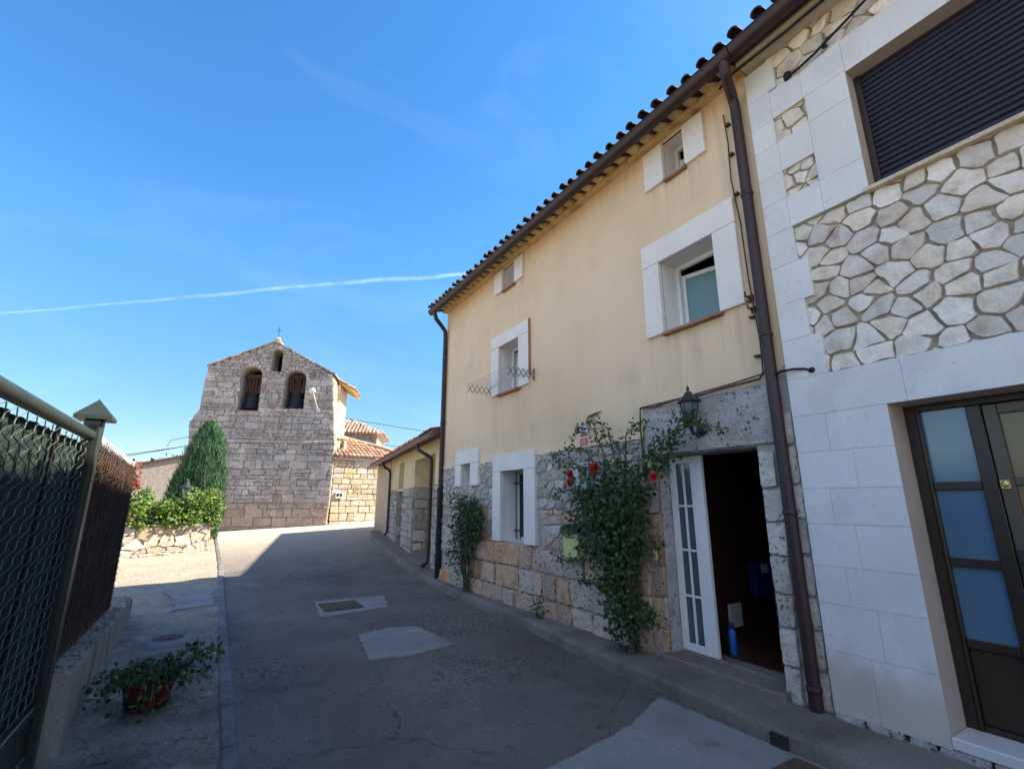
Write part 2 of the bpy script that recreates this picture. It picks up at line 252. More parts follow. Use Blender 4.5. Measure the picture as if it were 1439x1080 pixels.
# ------------------------------------------------------------------ helpers
def gz(x, y): return max(0, y-8.5)*(.02+.0043*min(max(x, -2), 8)) if y < 60 else gz(x, 59.9)
class MB:
    def __init__(s): s.v = []; s.f = []; s.T = None
    def add(s, vs, fs):
        o = len(s.v)
        s.v += [tuple(s.T(*p)) if s.T else tuple(p) for p in vs]
        s.f += [tuple(i+o for i in f) for f in fs]; return s
    def box(s, x0, x1, y0, y1, z0, z1):
        return s.add([(x0,y0,z0),(x1,y0,z0),(x1,y1,z0),(x0,y1,z0),(x0,y0,z1),(x1,y0,z1),(x1,y1,z1),(x0,y1,z1)],
                     [(0,3,2,1),(4,5,6,7),(0,1,5,4),(1,2,6,5),(2,3,7,6),(3,0,4,7)])
    def bbox(s, x0, x1, y0, y1, z0, z1, b=.006):     # chamfered box
        X, Y, Z = (x0, x1), (y0, y1), (z0, z1); vs = []; idx = {}
        for i in (0, 1):
            for j in (0, 1):
                for k in (0, 1):
                    sx, sy, sz = (b if i == 0 else -b), (b if j == 0 else -b), (b if k == 0 else -b)
                    for a, p in enumerate(((X[i], Y[j]+sy, Z[k]+sz), (X[i]+sx, Y[j], Z[k]+sz), (X[i]+sx, Y[j]+sy, Z[k]))):
                        idx[i, j, k, a] = len(vs); vs.append(p)
        g = lambda i, j, k, a: idx[i, j, k, a]; fs = []
        for i in (0, 1): fs.append((g(i,0,0,0), g(i,1,0,0), g(i,1,1,0), g(i,0,1,0))[::(-1 if i == 0 else 1)])
        for j in (0, 1): fs.append((g(0,j,0,1), g(1,j,0,1), g(1,j,1,1), g(0,j,1,1))[::(1 if j == 0 else -1)])
        for k in (0, 1): fs.append((g(0,0,k,2), g(1,0,k,2), g(1,1,k,2), g(0,1,k,2))[::(-1 if k == 0 else 1)])
        for i in (0, 1):
            for j in (0, 1): fs.append((g(i,j,0,0), g(i,j,0,1), g(i,j,1,1), g(i,j,1,0)))
            for k in (0, 1): fs.append((g(i,0,k,0), g(i,1,k,0), g(i,1,k,2), g(i,0,k,2)))
        for j in (0, 1):
            for k in (0, 1): fs.append((g(0,j,k,1), g(1,j,k,1), g(1,j,k,2), g(0,j,k,2)))
        for i in (0, 1):
            for j in (0, 1):
                for k in (0, 1): fs.append((g(i,j,k,0), g(i,j,k,1), g(i,j,k,2)))
        return s.add(vs, fs)
    def quad(s, *p): return s.add(p, [tuple(range(len(p)))])
    def tube(s, pts, r, n=8, cap=True):
        pts = [Vector(p) for p in pts]; rs = r if isinstance(r, (list, tuple)) else [r]*len(pts)
        vs = []; fs = []; ref = None
        for i, p in enumerate(pts):
            a = pts[max(i-1, 0)]; b = pts[min(i+1, len(pts)-1)]; t = (b-a)
            t = t.normalized() if t.length > 1e-9 else Vector((0, 0, 1))
            if ref is None: ref = Vector((0, 0, 1)) if abs(t.z) < .9 else Vector((1, 0, 0))
            u = t.cross(ref).normalized(); w = u.cross(t).normalized(); ref = w
            for k in range(n):
                q = 2*math.pi*k/n; vs.append(p+rs[i]*(math.cos(q)*u+math.sin(q)*w))
        for i in range(len(pts)-1):
            for k in range(n): fs.append((i*n+k, i*n+(k+1) % n, (i+1)*n+(k+1) % n, (i+1)*n+k))
        if cap: fs += [tuple(range(n)), tuple(range((len(pts)-1)*n, len(pts)*n))]
        return s.add(vs, fs)
    def lathe(s, prof, c=(0, 0, 0), n=24, cap=True):
        vs = []; fs = []
        for r, z in prof:
            for k in range(n): q = 2*math.pi*k/n; vs.append((c[0]+r*math.cos(q), c[1]+r*math.sin(q), c[2]+z))
        for i in range(len(prof)-1):
            for k in range(n): fs.append((i*n+k, i*n+(k+1) % n, (i+1)*n+(k+1) % n, (i+1)*n+k))
        if cap: fs += [tuple(range(n)), tuple(range((len(prof)-1)*n, len(prof)*n))]
        return s.add(vs, fs)
    def leaf(s, p, d, nrm, L, w):
        d = d.normalized(); u = d.cross(nrm)
        if u.length < 1e-4: u = d.orthogonal()
        u = u.normalized()*w; nn = u.cross(d).normalized()
        return s.add([p, p+d*L*.45+u-nn*w*.25, p+d*L, p+d*L*.45-u-nn*w*.25, p+d*L*.5], [(0, 1, 4), (1, 2, 4), (2, 3, 4), (3, 0, 4)])
    def build(s, name, m, parent=None, smooth=False, weld=False):
        me = bpy.data.meshes.new(name)
        off = Vector(parent.get('_o', (0, 0, 0))) if parent else Vector((0, 0, 0))
        if parent and parent.parent: off = Vector(parent.get('_o', (0, 0, 0)))
        me.from_pydata([tuple(Vector(p)-off) for p in s.v], [], s.f); me.materials.append(m); me.validate(); me.update()
        if not weld:
            import bmesh
            b = bmesh.new(); b.from_mesh(me); bmesh.ops.recalc_face_normals(b, faces=b.faces); b.to_mesh(me); b.free()
        o = bpy.data.objects.new(name, me); COL.objects.link(o)
        if smooth:
            me.shade_smooth()
            if smooth != 2: me.set_sharp_from_angle(angle=R(40))
        if parent: o.parent = parent; o['_o'] = tuple(off)
        return o
ALL = []
def thing(name, label, cat, loc=(0, 0, 0), rz=0, group=None, local=False):
    o = bpy.data.objects.new(name, None); COL.objects.link(o); o.empty_display_size = .2
    o.location = loc; o.rotation_euler = (0, 0, rz); o['label'] = label; o['category'] = cat
    if group: o['group'] = group
    o['_o'] = (0, 0, 0) if local else tuple(loc)
    return o
def tag(o, label, cat, group=None):
    o['label'] = label; o['category'] = cat
    if group: o['group'] = group
    return o
def struct(o, kind='structure'): o['kind'] = kind; return o
rnd = random.uniform
def nz(x, y, z=0): return noise.noise(Vector((x, y, z)))

# wall sheet with rectangular holes; T maps (a, z, d) -> xyz, d = depth into the wall
def sheet(mb, a0, a1, z0, z1, holes, T, depth=.22, step=None):
    A = sorted({a0, a1, *[h[0] for h in holes], *[h[1] for h in holes]}); Z = sorted({z0, z1, *[h[2] for h in holes], *[h[3] for h in holes]})
    A = [a for a in A if a0 <= a <= a1]; Z = [z for z in Z if z0 <= z <= z1]
    for i in range(len(A)-1):
        for j in range(len(Z)-1):
            ca, cz = (A[i]+A[i+1])/2, (Z[j]+Z[j+1])/2
            if any(h[0] < ca < h[1] and h[2] < cz < h[3] for h in holes): continue
            mb.add([T(A[i], Z[j], 0), T(A[i+1], Z[j], 0), T(A[i+1], Z[j+1], 0), T(A[i], Z[j+1], 0)], [(0, 1, 2, 3)])
    return mb
def reveal(mb, h, T, depth=.22, start=0):
    a0, a1, z0, z1 = h
    for p, q in (((a0, z0), (a1, z0)), ((a1, z0), (a1, z1)), ((a1, z1), (a0, z1)), ((a0, z1), (a0, z0))):
        mb.add([T(*p, start), T(*q, start), T(*q, depth), T(*p, depth)], [(0, 1, 2, 3)])
    return mb

# a stone: polygon in (a, z) -> bulged block with irregular outline
def stone(mb, poly, T, h=.04, gap=.012, jit=.01, sub=3, rnd_top=.75, d0=.0):
    n = len(poly); pts = []
    for i in range(n):
        p, q = poly[i], poly[(i+1) % n]
        for k in range(sub): t = k/sub; pts.append((p[0]+(q[0]-p[0])*t, p[1]+(q[1]-p[1])*t))
    # chaikin once for rounded corners
    m = len(pts); P = []
    for i in range(m):
        a, b = pts[i], pts[(i+1) % m]
        P.append((a[0]*.75+b[0]*.25, a[1]*.75+b[1]*.25)); P.append((a[0]*.25+b[0]*.75, a[1]*.25+b[1]*.75))
    cx = sum(p[0] for p in P)/len(P); cy = sum(p[1] for p in P)/len(P)
    rr = sum(math.hypot(p[0]-cx, p[1]-cy) for p in P)/len(P)
    if rr < .02: return
    so_ = rnd(0, 100)
    Q = []
    for p in P:
        k = 1-gap/max(.02, math.hypot(p[0]-cx, p[1]-cy))
        j = jit*nz(p[0]*9+so_, p[1]*9)*1.6
        k += j/rr
        Q.append((cx+(p[0]-cx)*k, cy+(p[1]-cy)*k))
    N = len(Q); vs = []; fs = []
    hh = h*rnd(.7, 1.15); tx, tz = rnd(-.25, .25)*hh/rr, rnd(-.25, .25)*hh/rr
    for sc, d in ((1, .015+d0), (.985, -hh*.55), (1-.22*min(1, hh/rr), -hh*.95), (rnd_top*.6, -hh*1.08)):
        for q in Q:
            a, z = cx+(q[0]-cx)*sc, cy+(q[1]-cy)*sc
            dd = d+((tx*(a-cx)+tz*(z-cy)) if d < 0 else 0)+(jit*.8*nz(a*11+so_, z*11, 3) if sc < .98 else 0)
            vs.append(T(a, z, dd))
    vs.append(T(cx, cy, -hh*1.1))
    for r in range(3):
        for i in range(N): fs.append((r*N+i, r*N+(i+1) % N, (r+1)*N+(i+1) % N, (r+1)*N+i))
    for i in range(N): fs.append((3*N+i, 3*N+(i+1) % N, 4*N))
    mb.add(vs, fs)

def voronoi(a0, a1, z0, z1, sx, sz, jit=.42, rot=0):
    seeds = []; na, nz_ = max(1, round((a1-a0)/sx)), max(1, round((z1-z0)/sz))
    for i in range(-1, na+1):
        for j in range(-1, nz_+1):
            seeds.append((a0+(i+.5+(.5 if j % 2 else 0)+rnd(-jit, jit))*(a1-a0)/na, z0+(j+.5+rnd(-jit, jit))*(z1-z0)/nz_))
    out = []
    asp = sx/sz
    for i, p in enumerate(seeds):
        poly = [(a0, z0), (a1, z0), (a1, z1), (a0, z1)]
        for j, q in enumerate(seeds):
            if i == j or abs(p[0]-q[0]) > 3*sx or abs(p[1]-q[1]) > 3*sz: continue
            mx, my = (p[0]+q[0])/2, (p[1]+q[1])/2; dx, dy = (q[0]-p[0]), (q[1]-p[1])*asp*asp
            new = []
            for k in range(len(poly)):
                u, v = poly[k], poly[(k+1) % len(poly)]
                su = (u[0]-mx)*dx+(u[1]-my)*dy; sv = (v[0]-mx)*dx+(v[1]-my)*dy
                if su <= 0: new.append(u)
                if su*sv < 0: t = su/(su-sv); new.append((u[0]+(v[0]-u[0])*t, u[1]+(v[1]-u[1])*t))
            poly = new
            if len(poly) < 3: break
        if len(poly) >= 3: out.append(poly)
    return out
def rows(z0, z1, h0, h1):
    zs = [z0]
    while zs[-1] < z1-.02:
        nx = zs[-1]+rnd(h0, h1); zs.append(z1 if z1-nx < h0*.6 else nx)
    return list(zip(zs[:-1], zs[1:]))
def splits(a0, a1, w0, w1):
    xs = [a0]
    while xs[-1] < a1-.001:
        nx = xs[-1]+rnd(w0, w1); xs.append(a1 if a1-nx < w0*.7 else nx)
    return list(zip(xs[:-1], xs[1:]))
def brick_rows(mb, z0, z1, h, w, ival, T, hh=.03, gap=.012, jit=.008, wob=.012):
    for za, zb in rows(z0, z1, *h):
        for a0, a1 in ival((za+zb)/2):
            if a1-a0 < .05: continue
            for p, q in splits(a0, a1, *w):
                if rnd(0, 1) < .12 and zb-za > .2 and q-p > .2:
                    m = za+(zb-za)*rnd(.4, .6)
                    parts = [(p, q, za, m), (p, q, m, zb)]
                else: parts = [(p, q, za, zb)]
                for (u0, u1, v0, v1) in parts:
                    k = [rnd(-wob, wob) for _ in range(8)]
                    stone(mb, [(u0+k[0], v0+k[1]), (u1+k[2], v0+k[3]), (u1+k[4], v1+k[5]), (u0+k[6], v1+k[7])], T, hh, gap, jit)
def cut(iv, holes):
    out = [iv]
    for h0, h1 in holes:
        nw = []
        for a, b in out:
            if h1 <= a or h0 >= b: nw.append((a, b)); continue
            if h0 > a: nw.append((a, h0))
            if h1 < b: nw.append((h1, b))
        out = nw
    return out

# barrel tiles on a slope: P = eave corner, U along the eave, Wv up the slope
def tiles(mb, P, U, Wv, L, Ls, pitch=.22, course=.38, r=.085, clip=None, n=6, bumpy=.01):
    P, U, Wv = Vector(P), Vector(U).normalized(), Vector(Wv).normalized(); Nn = U.cross(Wv)
    if Nn.z < 0: Nn = -Nn
    nc, nr = int(L/pitch), max(1, int(math.ceil(Ls/course)))
    for i in range(nc):
        for j in range(nr):
            a = (i+.5)*pitch+rnd(-bumpy, bumpy); s0 = j*course+rnd(-.02, .02)-.02; s1 = min((j+1)*course+.04, Ls)
            if s1-s0 < .05: continue
            if clip and not clip(a, (s0+s1)/2): continue
            lift0, lift1 = .03+rnd(0, bumpy*1.6), .0
            vs = []; fs = []
            for (ss, rr, lf) in ((s0, r, lift0), (s1, r*.82, lift1)):
                for k in range(n+1):
                    q = math.pi*k/n; vs.append(P+U*(a+rr*math.cos(q))+Wv*ss+Nn*(rr*.85*math.sin(q)+lf))
            m = n+1
            for k in range(n): fs.append((k, k+1, m+k+1, m+k))
            # thickness lip at the lower end
            for k in range(m): q = math.pi*k/n; vs.append(P+U*(a+r*.8*math.cos(q))+Wv*s0+Nn*(r*.65*math.sin(q)+lift0-.004))
            for k in range(n): fs.append((k, k+1, 2*m+k+1, 2*m+k))
            mb.add(vs, fs)
            # channel tile between
            vs = []; fs = []
            for (ss, lf) in ((s0+.1, .0), (s1+.05, -.015)):
                for k in range(5):
                    q = math.pi*k/4; vs.append(P+U*(a+pitch/2+pitch*.5*math.cos(q))+Wv*min(ss, Ls)+Nn*(-.055*math.sin(q)+lf+.015))
            for k in range(4): fs.append((k, k+1, 5+k+1, 5+k))
            mb.add(vs, fs)

# ================================================================== GROUND
def gridsheet(x0, x1, y0, y1, nx, ny, zf):
    mb = MB(); vs = [(x0+(x1-x0)*i/nx, y0+(y1-y0)*j/ny) for j in range(ny+1) for i in range(nx+1)]
    mb.add([(x, y, zf(x, y)) for x, y in vs], [(j*(nx+1)+i, j*(nx+1)+i+1, (j+1)*(nx+1)+i+1, (j+1)*(nx+1)+i) for j in range(ny) for i in range(nx)])
    return mb
land = MB()
xs = [-1500, -300, -80, -30, -12, -6, -3, 0, 2, 4, 6, 8, 12, 30, 80, 300, 1500]; ys = [-1500, -300, -60, -15, 0, 4, 8.5, 12, 16, 20, 24, 28, 34, 44, 59, 100, 300, 1500]
land.add([(x, y, gz(x, y)-.06) for y in ys for x in xs], [(j*len(xs)+i, j*len(xs)+i+1, (j+1)*len(xs)+i+1, (j+1)*len(xs)+i) for j in range(len(ys)-1) for i in range(len(xs)-1)])
struct(land.build('ground', M['land']))
def strip_x(y): return .33+.004*min(y, 14)-.012*max(0, y-14)
# road: from the strip to the buildings
road = MB(); NY = 90; NX = 22
for j in range(NY+1):
    y = -6+j*34/NY
    x0 = strip_x(y)
    x1 = 8.5 if y > 18 else 5.6
    for i in range(NX+1):
        x = x0+(x1-x0)*i/NX
        road.v.append((x, y, gz(x, y)+.012*nz(x*.8, y*.8)*(1 if y < 20 else .5)-.004))
road.f = [(j*(NX+1)+i, j*(NX+1)+i+1, (j+1)*(NX+1)+i+1, (j+1)*(NX+1)+i) for j in range(NY) for i in range(NX)]
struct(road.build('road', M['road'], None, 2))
vg = MB(); NX = 30; NY = 130
for j in range(NY+1):
    y = -6+j*32/NY
    for i in range(NX+1):
        x = -4+(strip_x(y)-.09+4)*i/NX
        e = min(1, (strip_x(y)-.09-x)/.15)
        vg.v.append((x, y, gz(x, y)+.004+e*(.03*nz(x*1.7, y*1.7)+.018*nz(x*6, y*6)+.01*nz(x*15, y*15))))
vg.f = [(j*(NX+1)+i, j*(NX+1)+i+1, (j+1)*(NX+1)+i+1, (j+1)*(NX+1)+i) for j in range(NY) for i in range(NX)]
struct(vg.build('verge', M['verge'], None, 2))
st = MB()
y = -5
while y < 23:
    l = rnd(.5, 1.0); x0, x1 = strip_x(y), strip_x(y+l)
    vs = []
    for yy, xx in ((y+.008, x0), (y+l-.008, x1)):
        for dx, dz in ((-.11, -.03), (-.105, .012), (-.09, .02), (-.02, .022), (-.004, .012), (.002, -.03)):
            vs.append((xx+dx, yy, gz(xx, yy)+dz+rnd(-.003, .003)))
    st.add(vs, [(k, k+1, 7+k, 6+k) for k in range(5)]+[tuple(range(6)), tuple(range(6, 12))]); y += l
struct(st.build('kerb_strip', M['strip']))
# pavement with kerb along the houses
KP = [(3.40, -4), (3.42, 1.2), (3.44, 2.05), (3.48, 2.76), (3.55, 4.71), (3.67, 5.6), (3.72, 7.2), (3.88, 10.8), (4.10, 12.6), (4.44, 14.9), (4.75, 17), (5.25, 19.0)]
def kx(y):
    for (xa, ya), (xb, yb) in zip(KP[:-1], KP[1:]):
        if ya <= y <= yb: return xa+(xb-xa)*(y-ya)/(yb-ya)
    return KP[-1][0]
pv = MB(); ysn = [-4+k*.12 for k in range(int(23/.12))]
for y in ysn:
    x0 = kx(y)+.012*nz(y*1.3, 5); z = gz(x0, y)+.115; jn = .012 if abs((y/1.35) % 1-.5) < .03 else 0
    pr = [(x0-.005, z-.16), (x0+jn, z-.06), (x0+.005+jn, z-.025), (x0+.03+jn, z-.004), (x0+.07, z+.003), (x0+.14, z+.004), (x0+.3, z+.006), (max(4.25, x0+.6)+(0 if y < 9 else .15), z+.010), (max(4.6, x0+.9), z+.01)]
    for k, (a, b) in enumerate(pr): pv.v.append((a, y, b+(.006*nz(a*5, y*5) if k > 2 else 0)))
n9 = 9
pv.f = [(j*n9+i, j*n9+i+1, (j+1)*n9+i+1, (j+1)*n9+i) for j in range(len(ysn)-1) for i in range(n9-1)]
struct(pv.build('pavement', M['walk'], None, True))
def flat_patch(name, poly, m, lift=.010, edge=.03, n=200, kind='structure'):
    # irregular-edged sheet just above the road, with a skirt
    cx = sum(p[0] for p in poly)/len(poly); cy = sum(p[1] for p in poly)/len(poly); pts = []
    per = len(poly)
    for i in range(per):
        p, q = poly[i], poly[(i+1) % per]; k = max(2, n//per)
        for t in range(k): pts.append((p[0]+(q[0]-p[0])*t/k, p[1]+(q[1]-p[1])*t/k))
    mb = MB(); N = len(pts); vs = []
    for sc, dz in ((1.0, -.03), (1.0, 0), (.6, 0), (.3, 0)):
        for p in pts:
            j = edge*nz(p[0]*7, p[1]*7, 9)+edge*.6*nz(p[0]*25, p[1]*25, 4)
            x, y = cx+(p[0]-cx)*sc+j, cy+(p[1]-cy)*sc+j; vs.append((x, y, gz(x, y)+lift+dz+.012*nz(x*.8, y*.8)))
    vs.append((cx, cy, gz(cx, cy)+lift+.012*nz(cx*.8, cy*.8)))
    mb.add(vs, [(r*N+i, r*N+(i+1) % N, (r+1)*N+(i+1) % N, (r+1)*N+i) for r in range(3) for i in range(N)]+[(3*N+i, 3*N+(i+1) % N, 4*N) for i in range(N)])
    o = mb.build(name, m, None, True); 
    if kind: o['kind'] = kind
    return o
flat_patch('road_patch', [(1.73, 6.5), (2.2, 6.62), (2.5, 6.5), (2.58, 5.5), (2.1, 5.4), (1.59, 5.47)], M['roadpatch'])
flat_patch('road_patch', [(1.62, 8.85), (2.75, 8.8), (2.55, 7.9), (1.5, 7.7)], M['roadpatch'])
flat_patch('road_patch', [(1.5, 2.72), (2.3, 2.84), (2.82, 2.95), (3.40, 3.2), (3.44, 2.2), (3.40, .4), (1.2, .3)], M['roadpatch'])
flat_patch('verge_patch', [(-.5, 6.7), (-.1, 6.9), (.2, 6.4), (.2, 5.7), (-.05, 6.2)], M['strip'], lift=.018, edge=.07)
flat_patch('verge_patch', [(-.45, 4.6), (.0, 4.75), (.2, 4.4), (.18, 3.4), (-.3, 3.6)], M['verge'], lift=.018, edge=.06)
flat_patch('verge_patch', [(-.55, 10.9), (.2, 10.85), (.21, 9.3), (-.3, 9.2), (-.32, 9.9)], M['roadpatch'], lift=.026, edge=.06)
# covers
t = thing('drain_cover', 'rectangular rusty drain grate set in a pale concrete patch of the road', 'drain cover', (1.9, 8.35, 0))
f = MB(); 
for k in range(9): x = 1.68+k*.055; f.box(x, x+.034, 8.08, 8.58, .004, .022)
f.build('grate', M['rust'], t)
f = MB(); f.box(1.63, 1.67, 8.04, 8.62, -.01, .026); f.box(2.16, 2.2, 8.04, 8.62, -.01, .026); f.box(1.67, 2.16, 8.04, 8.079, -.01, .025); f.box(1.67, 2.16, 8.581, 8.62, -.01, .025)
f.build('frame', M['rust'], t); f = MB(); f.box(1.672, 2.158, 8.08, 8.58, -.02, .003); f.build('pit', M['void'], t)
t = thing('manhole_cover', 'round rusty manhole cover in a pale ring behind the red flower pot', 'manhole cover', (-.26, 7.45, 0))
f = MB(); f.lathe([(.16, 0), (.165, .030), (.225, .026), (.28, -.02)], (-.26, 7.45, 0), 32, False); f.build('ring', M['roadpatch'], t, True)
f = MB(); f.lathe([(.158, .0), (.158, .03), (.14, .033), (.135, .028), (.06, .028), (.055, .032), (.0, .032)], (-.26, 7.45, 0), 32); f.build('lid', M['rust'], t, True)
t = thing('inspection_cover', 'small square rusty cover at the foot of the kerb', 'drain cover', (3.22, 1.93, 0))
f = MB(); f.bbox(3.04, 3.38, 1.76, 2.06, 0, .024); f.build('lid', M['rust'], t)
f = MB(); f.box(3.28, 3.32, 1.9, 1.92, .0, .030); f.build('lifting_slot', M['void'], t)
o = MB().box(3.425, 3.50, 2.13, 2.25, .015, .085).build('kerb_drain', M['void']); tag(o, 'small square drain hole through the kerb by the brown downpipe', 'drain')

# ================================================================== YELLOW HOUSE
HX, HY0, HY1 = 4.0, 2.08, 9.35
TH = lambda a, z, d: (HX+d, a, z)
house = thing('village_house', 'yellow rendered village house with stone base, white window surrounds and open door', 'house', (4, 5.7, 0))
wins = dict(ur=(2.62, 3.32, 3.39, 4.24), ul=(6.30, 6.96, 3.40, 4.26), ar=(2.84, 3.14, 5.20, 5.70), al=(6.42, 6.84, 5.29, 5.71), lw=(6.13, 6.83, 1.01, 2.09), sm=(7.96, 8.36, 1.91, 2.30))
door = (2.43, 3.54, .10, 2.07)
holes = list(wins.values())+[door]
w = MB(); sheet(w, HY0, HY1, 2.28, 6.1, holes, TH)
w.box(4.001, 12, 9.30, 9.35, -.1, 6.0); w.box(4.002, 12, 1.99, 2.04, 2.0, 6.0); w.box(11.95, 12.0, 2.1, 9.29, -.1, 5.9)
# gables
w.add([(4.05, 9.349, 6.0), (12, 9.349, 6.0), (8, 9.349, 7.35), (4.05, 9.29, 6.0), (12, 9.29, 6.0), (8, 9.29, 7.35)], [(0, 1, 2), (3, 4, 5)])
w.build('wall', M['stucco'], house)
# stucco lower lip: a slightly ragged edge
lip = MB(); prev = None
for k in range(113):
    a = 3.73+(HY1-3.73)*k/112; z = 2.285-.03*(a-3.7)/5.6+.018*nz(a*5, 2)+.01*nz(a*17, 3)
    if any(h[0]-.28 < a < h[1]+.28 and h[3] > 1.8 and h[2] < 2 for h in (wins['lw'], wins['sm'])):
        prev = None
        if lip.v: lip.build('render_edge', M['stucco'], house); lip = MB()
        continue
    if prev: lip.add([TH(prev[0], prev[1], -.022), TH(a, z, -.022), TH(a, 2.42, .002), TH(prev[0], 2.42, .002), TH(prev[0], prev[1], .03), TH(a, z, .03)], [(0, 1, 2, 3), (0, 1, 5, 4)])
    prev = (a, z)
lip.build('render_edge', M['stucco'], house)
# stone base
mo = MB(); sheet(mo, 3.55, HY1, -.1, 2.30, holes, TH); mo.build('base_mortar', M['mortar'], house)
blk = [(wins['lw'][0]-.27, wins['lw'][1]+.24, .97, 2.4), (wins['sm'][0]-.28, wins['sm'][1]+.22, 1.86, 2.5)]
def inblk(p, q, za, zb): return any(p < h[1] and q > h[0] and za < h[3] and zb > h[2] for h in blk)
asx = MB(); rub = MB()
zr = [.08, .34, .66, .98]
for za, zb in zip(zr[:-1], zr[1:]):
    for p, q in splits(3.74, HY1-.02, .28, .75):
        if p > 7.6 and zb > .5: continue
        k = [rnd(-.015, .015) for _ in range(8)]
        stone(asx, [(p+k[0], za+k[1]), (q+k[2], za+k[3]), (q+k[4], zb+k[5]), (p+k[6], zb+k[7])], TH, .05, .011, .018, 4)
for rk, (z0_, z1_, a0_, a1_, sx_, sz_) in enumerate( ((.98, 1.5, 3.74, 7.6, .30, .20), (1.5, 2.28, 3.74, 9.33, .21, .13), (.66, 1.5, 7.6, 9.33, .24, .17))):
    for poly in voronoi(a0_, a1_, z0_, z1_, sx_, sz_):
        p = min(x[0] for x in poly); q = max(x[0] for x in poly); za = min(x[1] for x in poly); zb = max(x[1] for x in poly)
        cxx, czz = (p+q)/2, (za+zb)/2
        if any(h[0] < cxx < h[1] and h[2] < czz < h[3] for h in blk): continue
        if inblk(p+.03, q-.03, za+.02, zb-.02): 
            # clip against the surround by clamping
            poly = [(min(max(x[0], p), q), x[1]) for x in poly]
        stone(rub if (rk != 0 or rnd(0, 1) < .55) else asx, poly, TH, .024, .011, .014, 3)
    if rk == 1: rub.build('base_rubble', M['rubble'], house, True); rub = MB()
asx.build('base_ashlar', M['ashlar'], house, True); rub.build('base_rubble', M['rubble'], house, True)
# rough render panel above the door + jamb stones
pp = MB(); NYp, NZp = 60, 24
a0, a1, z0, z1 = 2.24, 3.72, 2.07, 2.62
for j in range(NZp+1):
    for i in range(NYp+1):
        a, z = a0+(a1-a0)*i/NYp, z0+(z1-z0)*j/NZp; e = 0 if i in (0, NYp) or j in (0, NZp) else 1
        pp.v.append(TH(a+(.01*nz(z*8, 1) if i in (0, NYp) else 0), z+(.012*nz(a*8, 2) if j in (0, NZp) else 0), (-.03-.012*nz(a*9, z*9)-.008*nz(a*25, z*25)) if e else .012))
pp.f = [(j*(NYp+1)+i, j*(NYp+1)+i+1, (j+1)*(NYp+1)+i+1, (j+1)*(NYp+1)+i) for j in range(NZp) for i in range(NYp)]
pp.build('door_lintel', M['concpanel'], house, True)
js = MB()
for za, zb in rows(.1, 2.06, .22, .36):
    k = rnd(-.03, .03); stone(js, [(3.56, za), (3.75, za), (3.75, zb), (3.56, zb)], TH, .035, .006, .01, 4)
js.build('door_jamb_stone', M['ashlar'], house, True); js = MB()
for za, zb in rows(.1, 2.30, .24, .34):
    k = rnd(-.03, .03); m2 = 2.27+k
    if zb < 2.09: stone(js, [(m2, za), (2.425, za), (2.425, zb), (m2, zb)], TH, .04, .006, .012, 4)
    stone(js, [(2.09, za+.02), (m2, za+.02), (m2, zb+.02), (2.09, zb+.02)], TH, .022, .010, .012, 4)
js.build('door_jamb_stone', M['pitted'], house, True)
mm = MB(); mm.add([TH(2.08, -.1, -.004), TH(2.43, -.1, -.004), TH(2.43, 2.12, -.004), TH(2.25, 2.12, -.004), TH(2.25, 2.62, -.004), TH(2.08, 2.75, -.004)], [(0, 1, 2, 3, 4, 5)]); mm.build('corner_mortar', M['mortar'], house)
# eave: two courses of painted tiles + board, gutter, roof
ev = MB()
ev.box(3.88, 4.02, HY0, HY1+.03, 5.74, 5.775)
y = HY0+.1
while y < HY1:
    vs = []; r = .098
    for x_, rr, zl in ((3.70, r, 5.80), (4.02, r*.9, 5.80)):
        for k in range(9): q = math.pi*k/8; vs.append((x_, y+rr*math.cos(q), zl-rr*.82*math.sin(q)+.02))
    for x_, rr, zl in ((3.70, r*.82, 5.80), (4.02, r*.75, 5.80)):
        for k in range(9): q = math.pi*k/8; vs.append((x_, y+rr*math.cos(q), zl-rr*.82*math.sin(q)+.02))
    fs = [(k, k+1, 9+k+1, 9+k) for k in range(8)]+[(18+k, 18+k+1, 27+k+1, 27+k) for k in range(8)]+[(k, k+1, 18+k+1, 18+k) for k in range(8)]
    ev.add(vs, fs); y += .212
ev.box(3.69, 4.03, HY0, HY1+.04, 5.815, 5.845)
ev.build('eave_course', M['eavetile'], house, True)
gt = MB()
def gutter(mb, x, y0, y1, zt, r=.075):
    pr = [(x+r, zt+.01)]+[(x+r*math.cos(q), zt-r*1.15*math.sin(q)) for q in [math.pi*k/8 for k in range(9)]]+[(x-r-.006, zt+.012), (x-r-.012, zt+.004), (x-r-.004, zt-.004)]
    pr2 = pr+[(x-r+.008, zt)]+[(x-(r-.008)*math.cos(q), zt-(r-.008)*1.12*math.sin(q)) for q in [math.pi*k/8 for k in range(9)]]
    ysg = [y0+(y1-y0)*k/6 for k in range(7)]
    n = len(pr2); vs = [(a, yy, b) for yy in ysg for a, b in pr2]
    mb.add(vs, [(j*n+k, j*n+(k+1) % n, (j+1)*n+(k+1) % n, (j+1)*n+k) for j in range(6) for k in range(n)]+[tuple(range(n)), tuple(range(6*n, 7*n))])
gutter(gt, 3.63, HY0-.09, 9.42, 5.725)
gt.box(3.70, 3.72, HY0, 9.40, 5.70, 5.80)
for k in range(9): yy = HY0+.3+k*.86; gt.box(3.553, 3.71, yy, yy+.025, 5.729, 5.735)
gt.build('gutter', M['brown'], house, True)
rf = MB(); slope = Vector((math.cos(R(19)), 0, math.sin(R(19))))
tiles(rf, (3.57, HY0-.1, 5.725), (0, 1, 0), slope, HY1-HY0+.2, 4.7, .185, .40, .058, bumpy=.022)
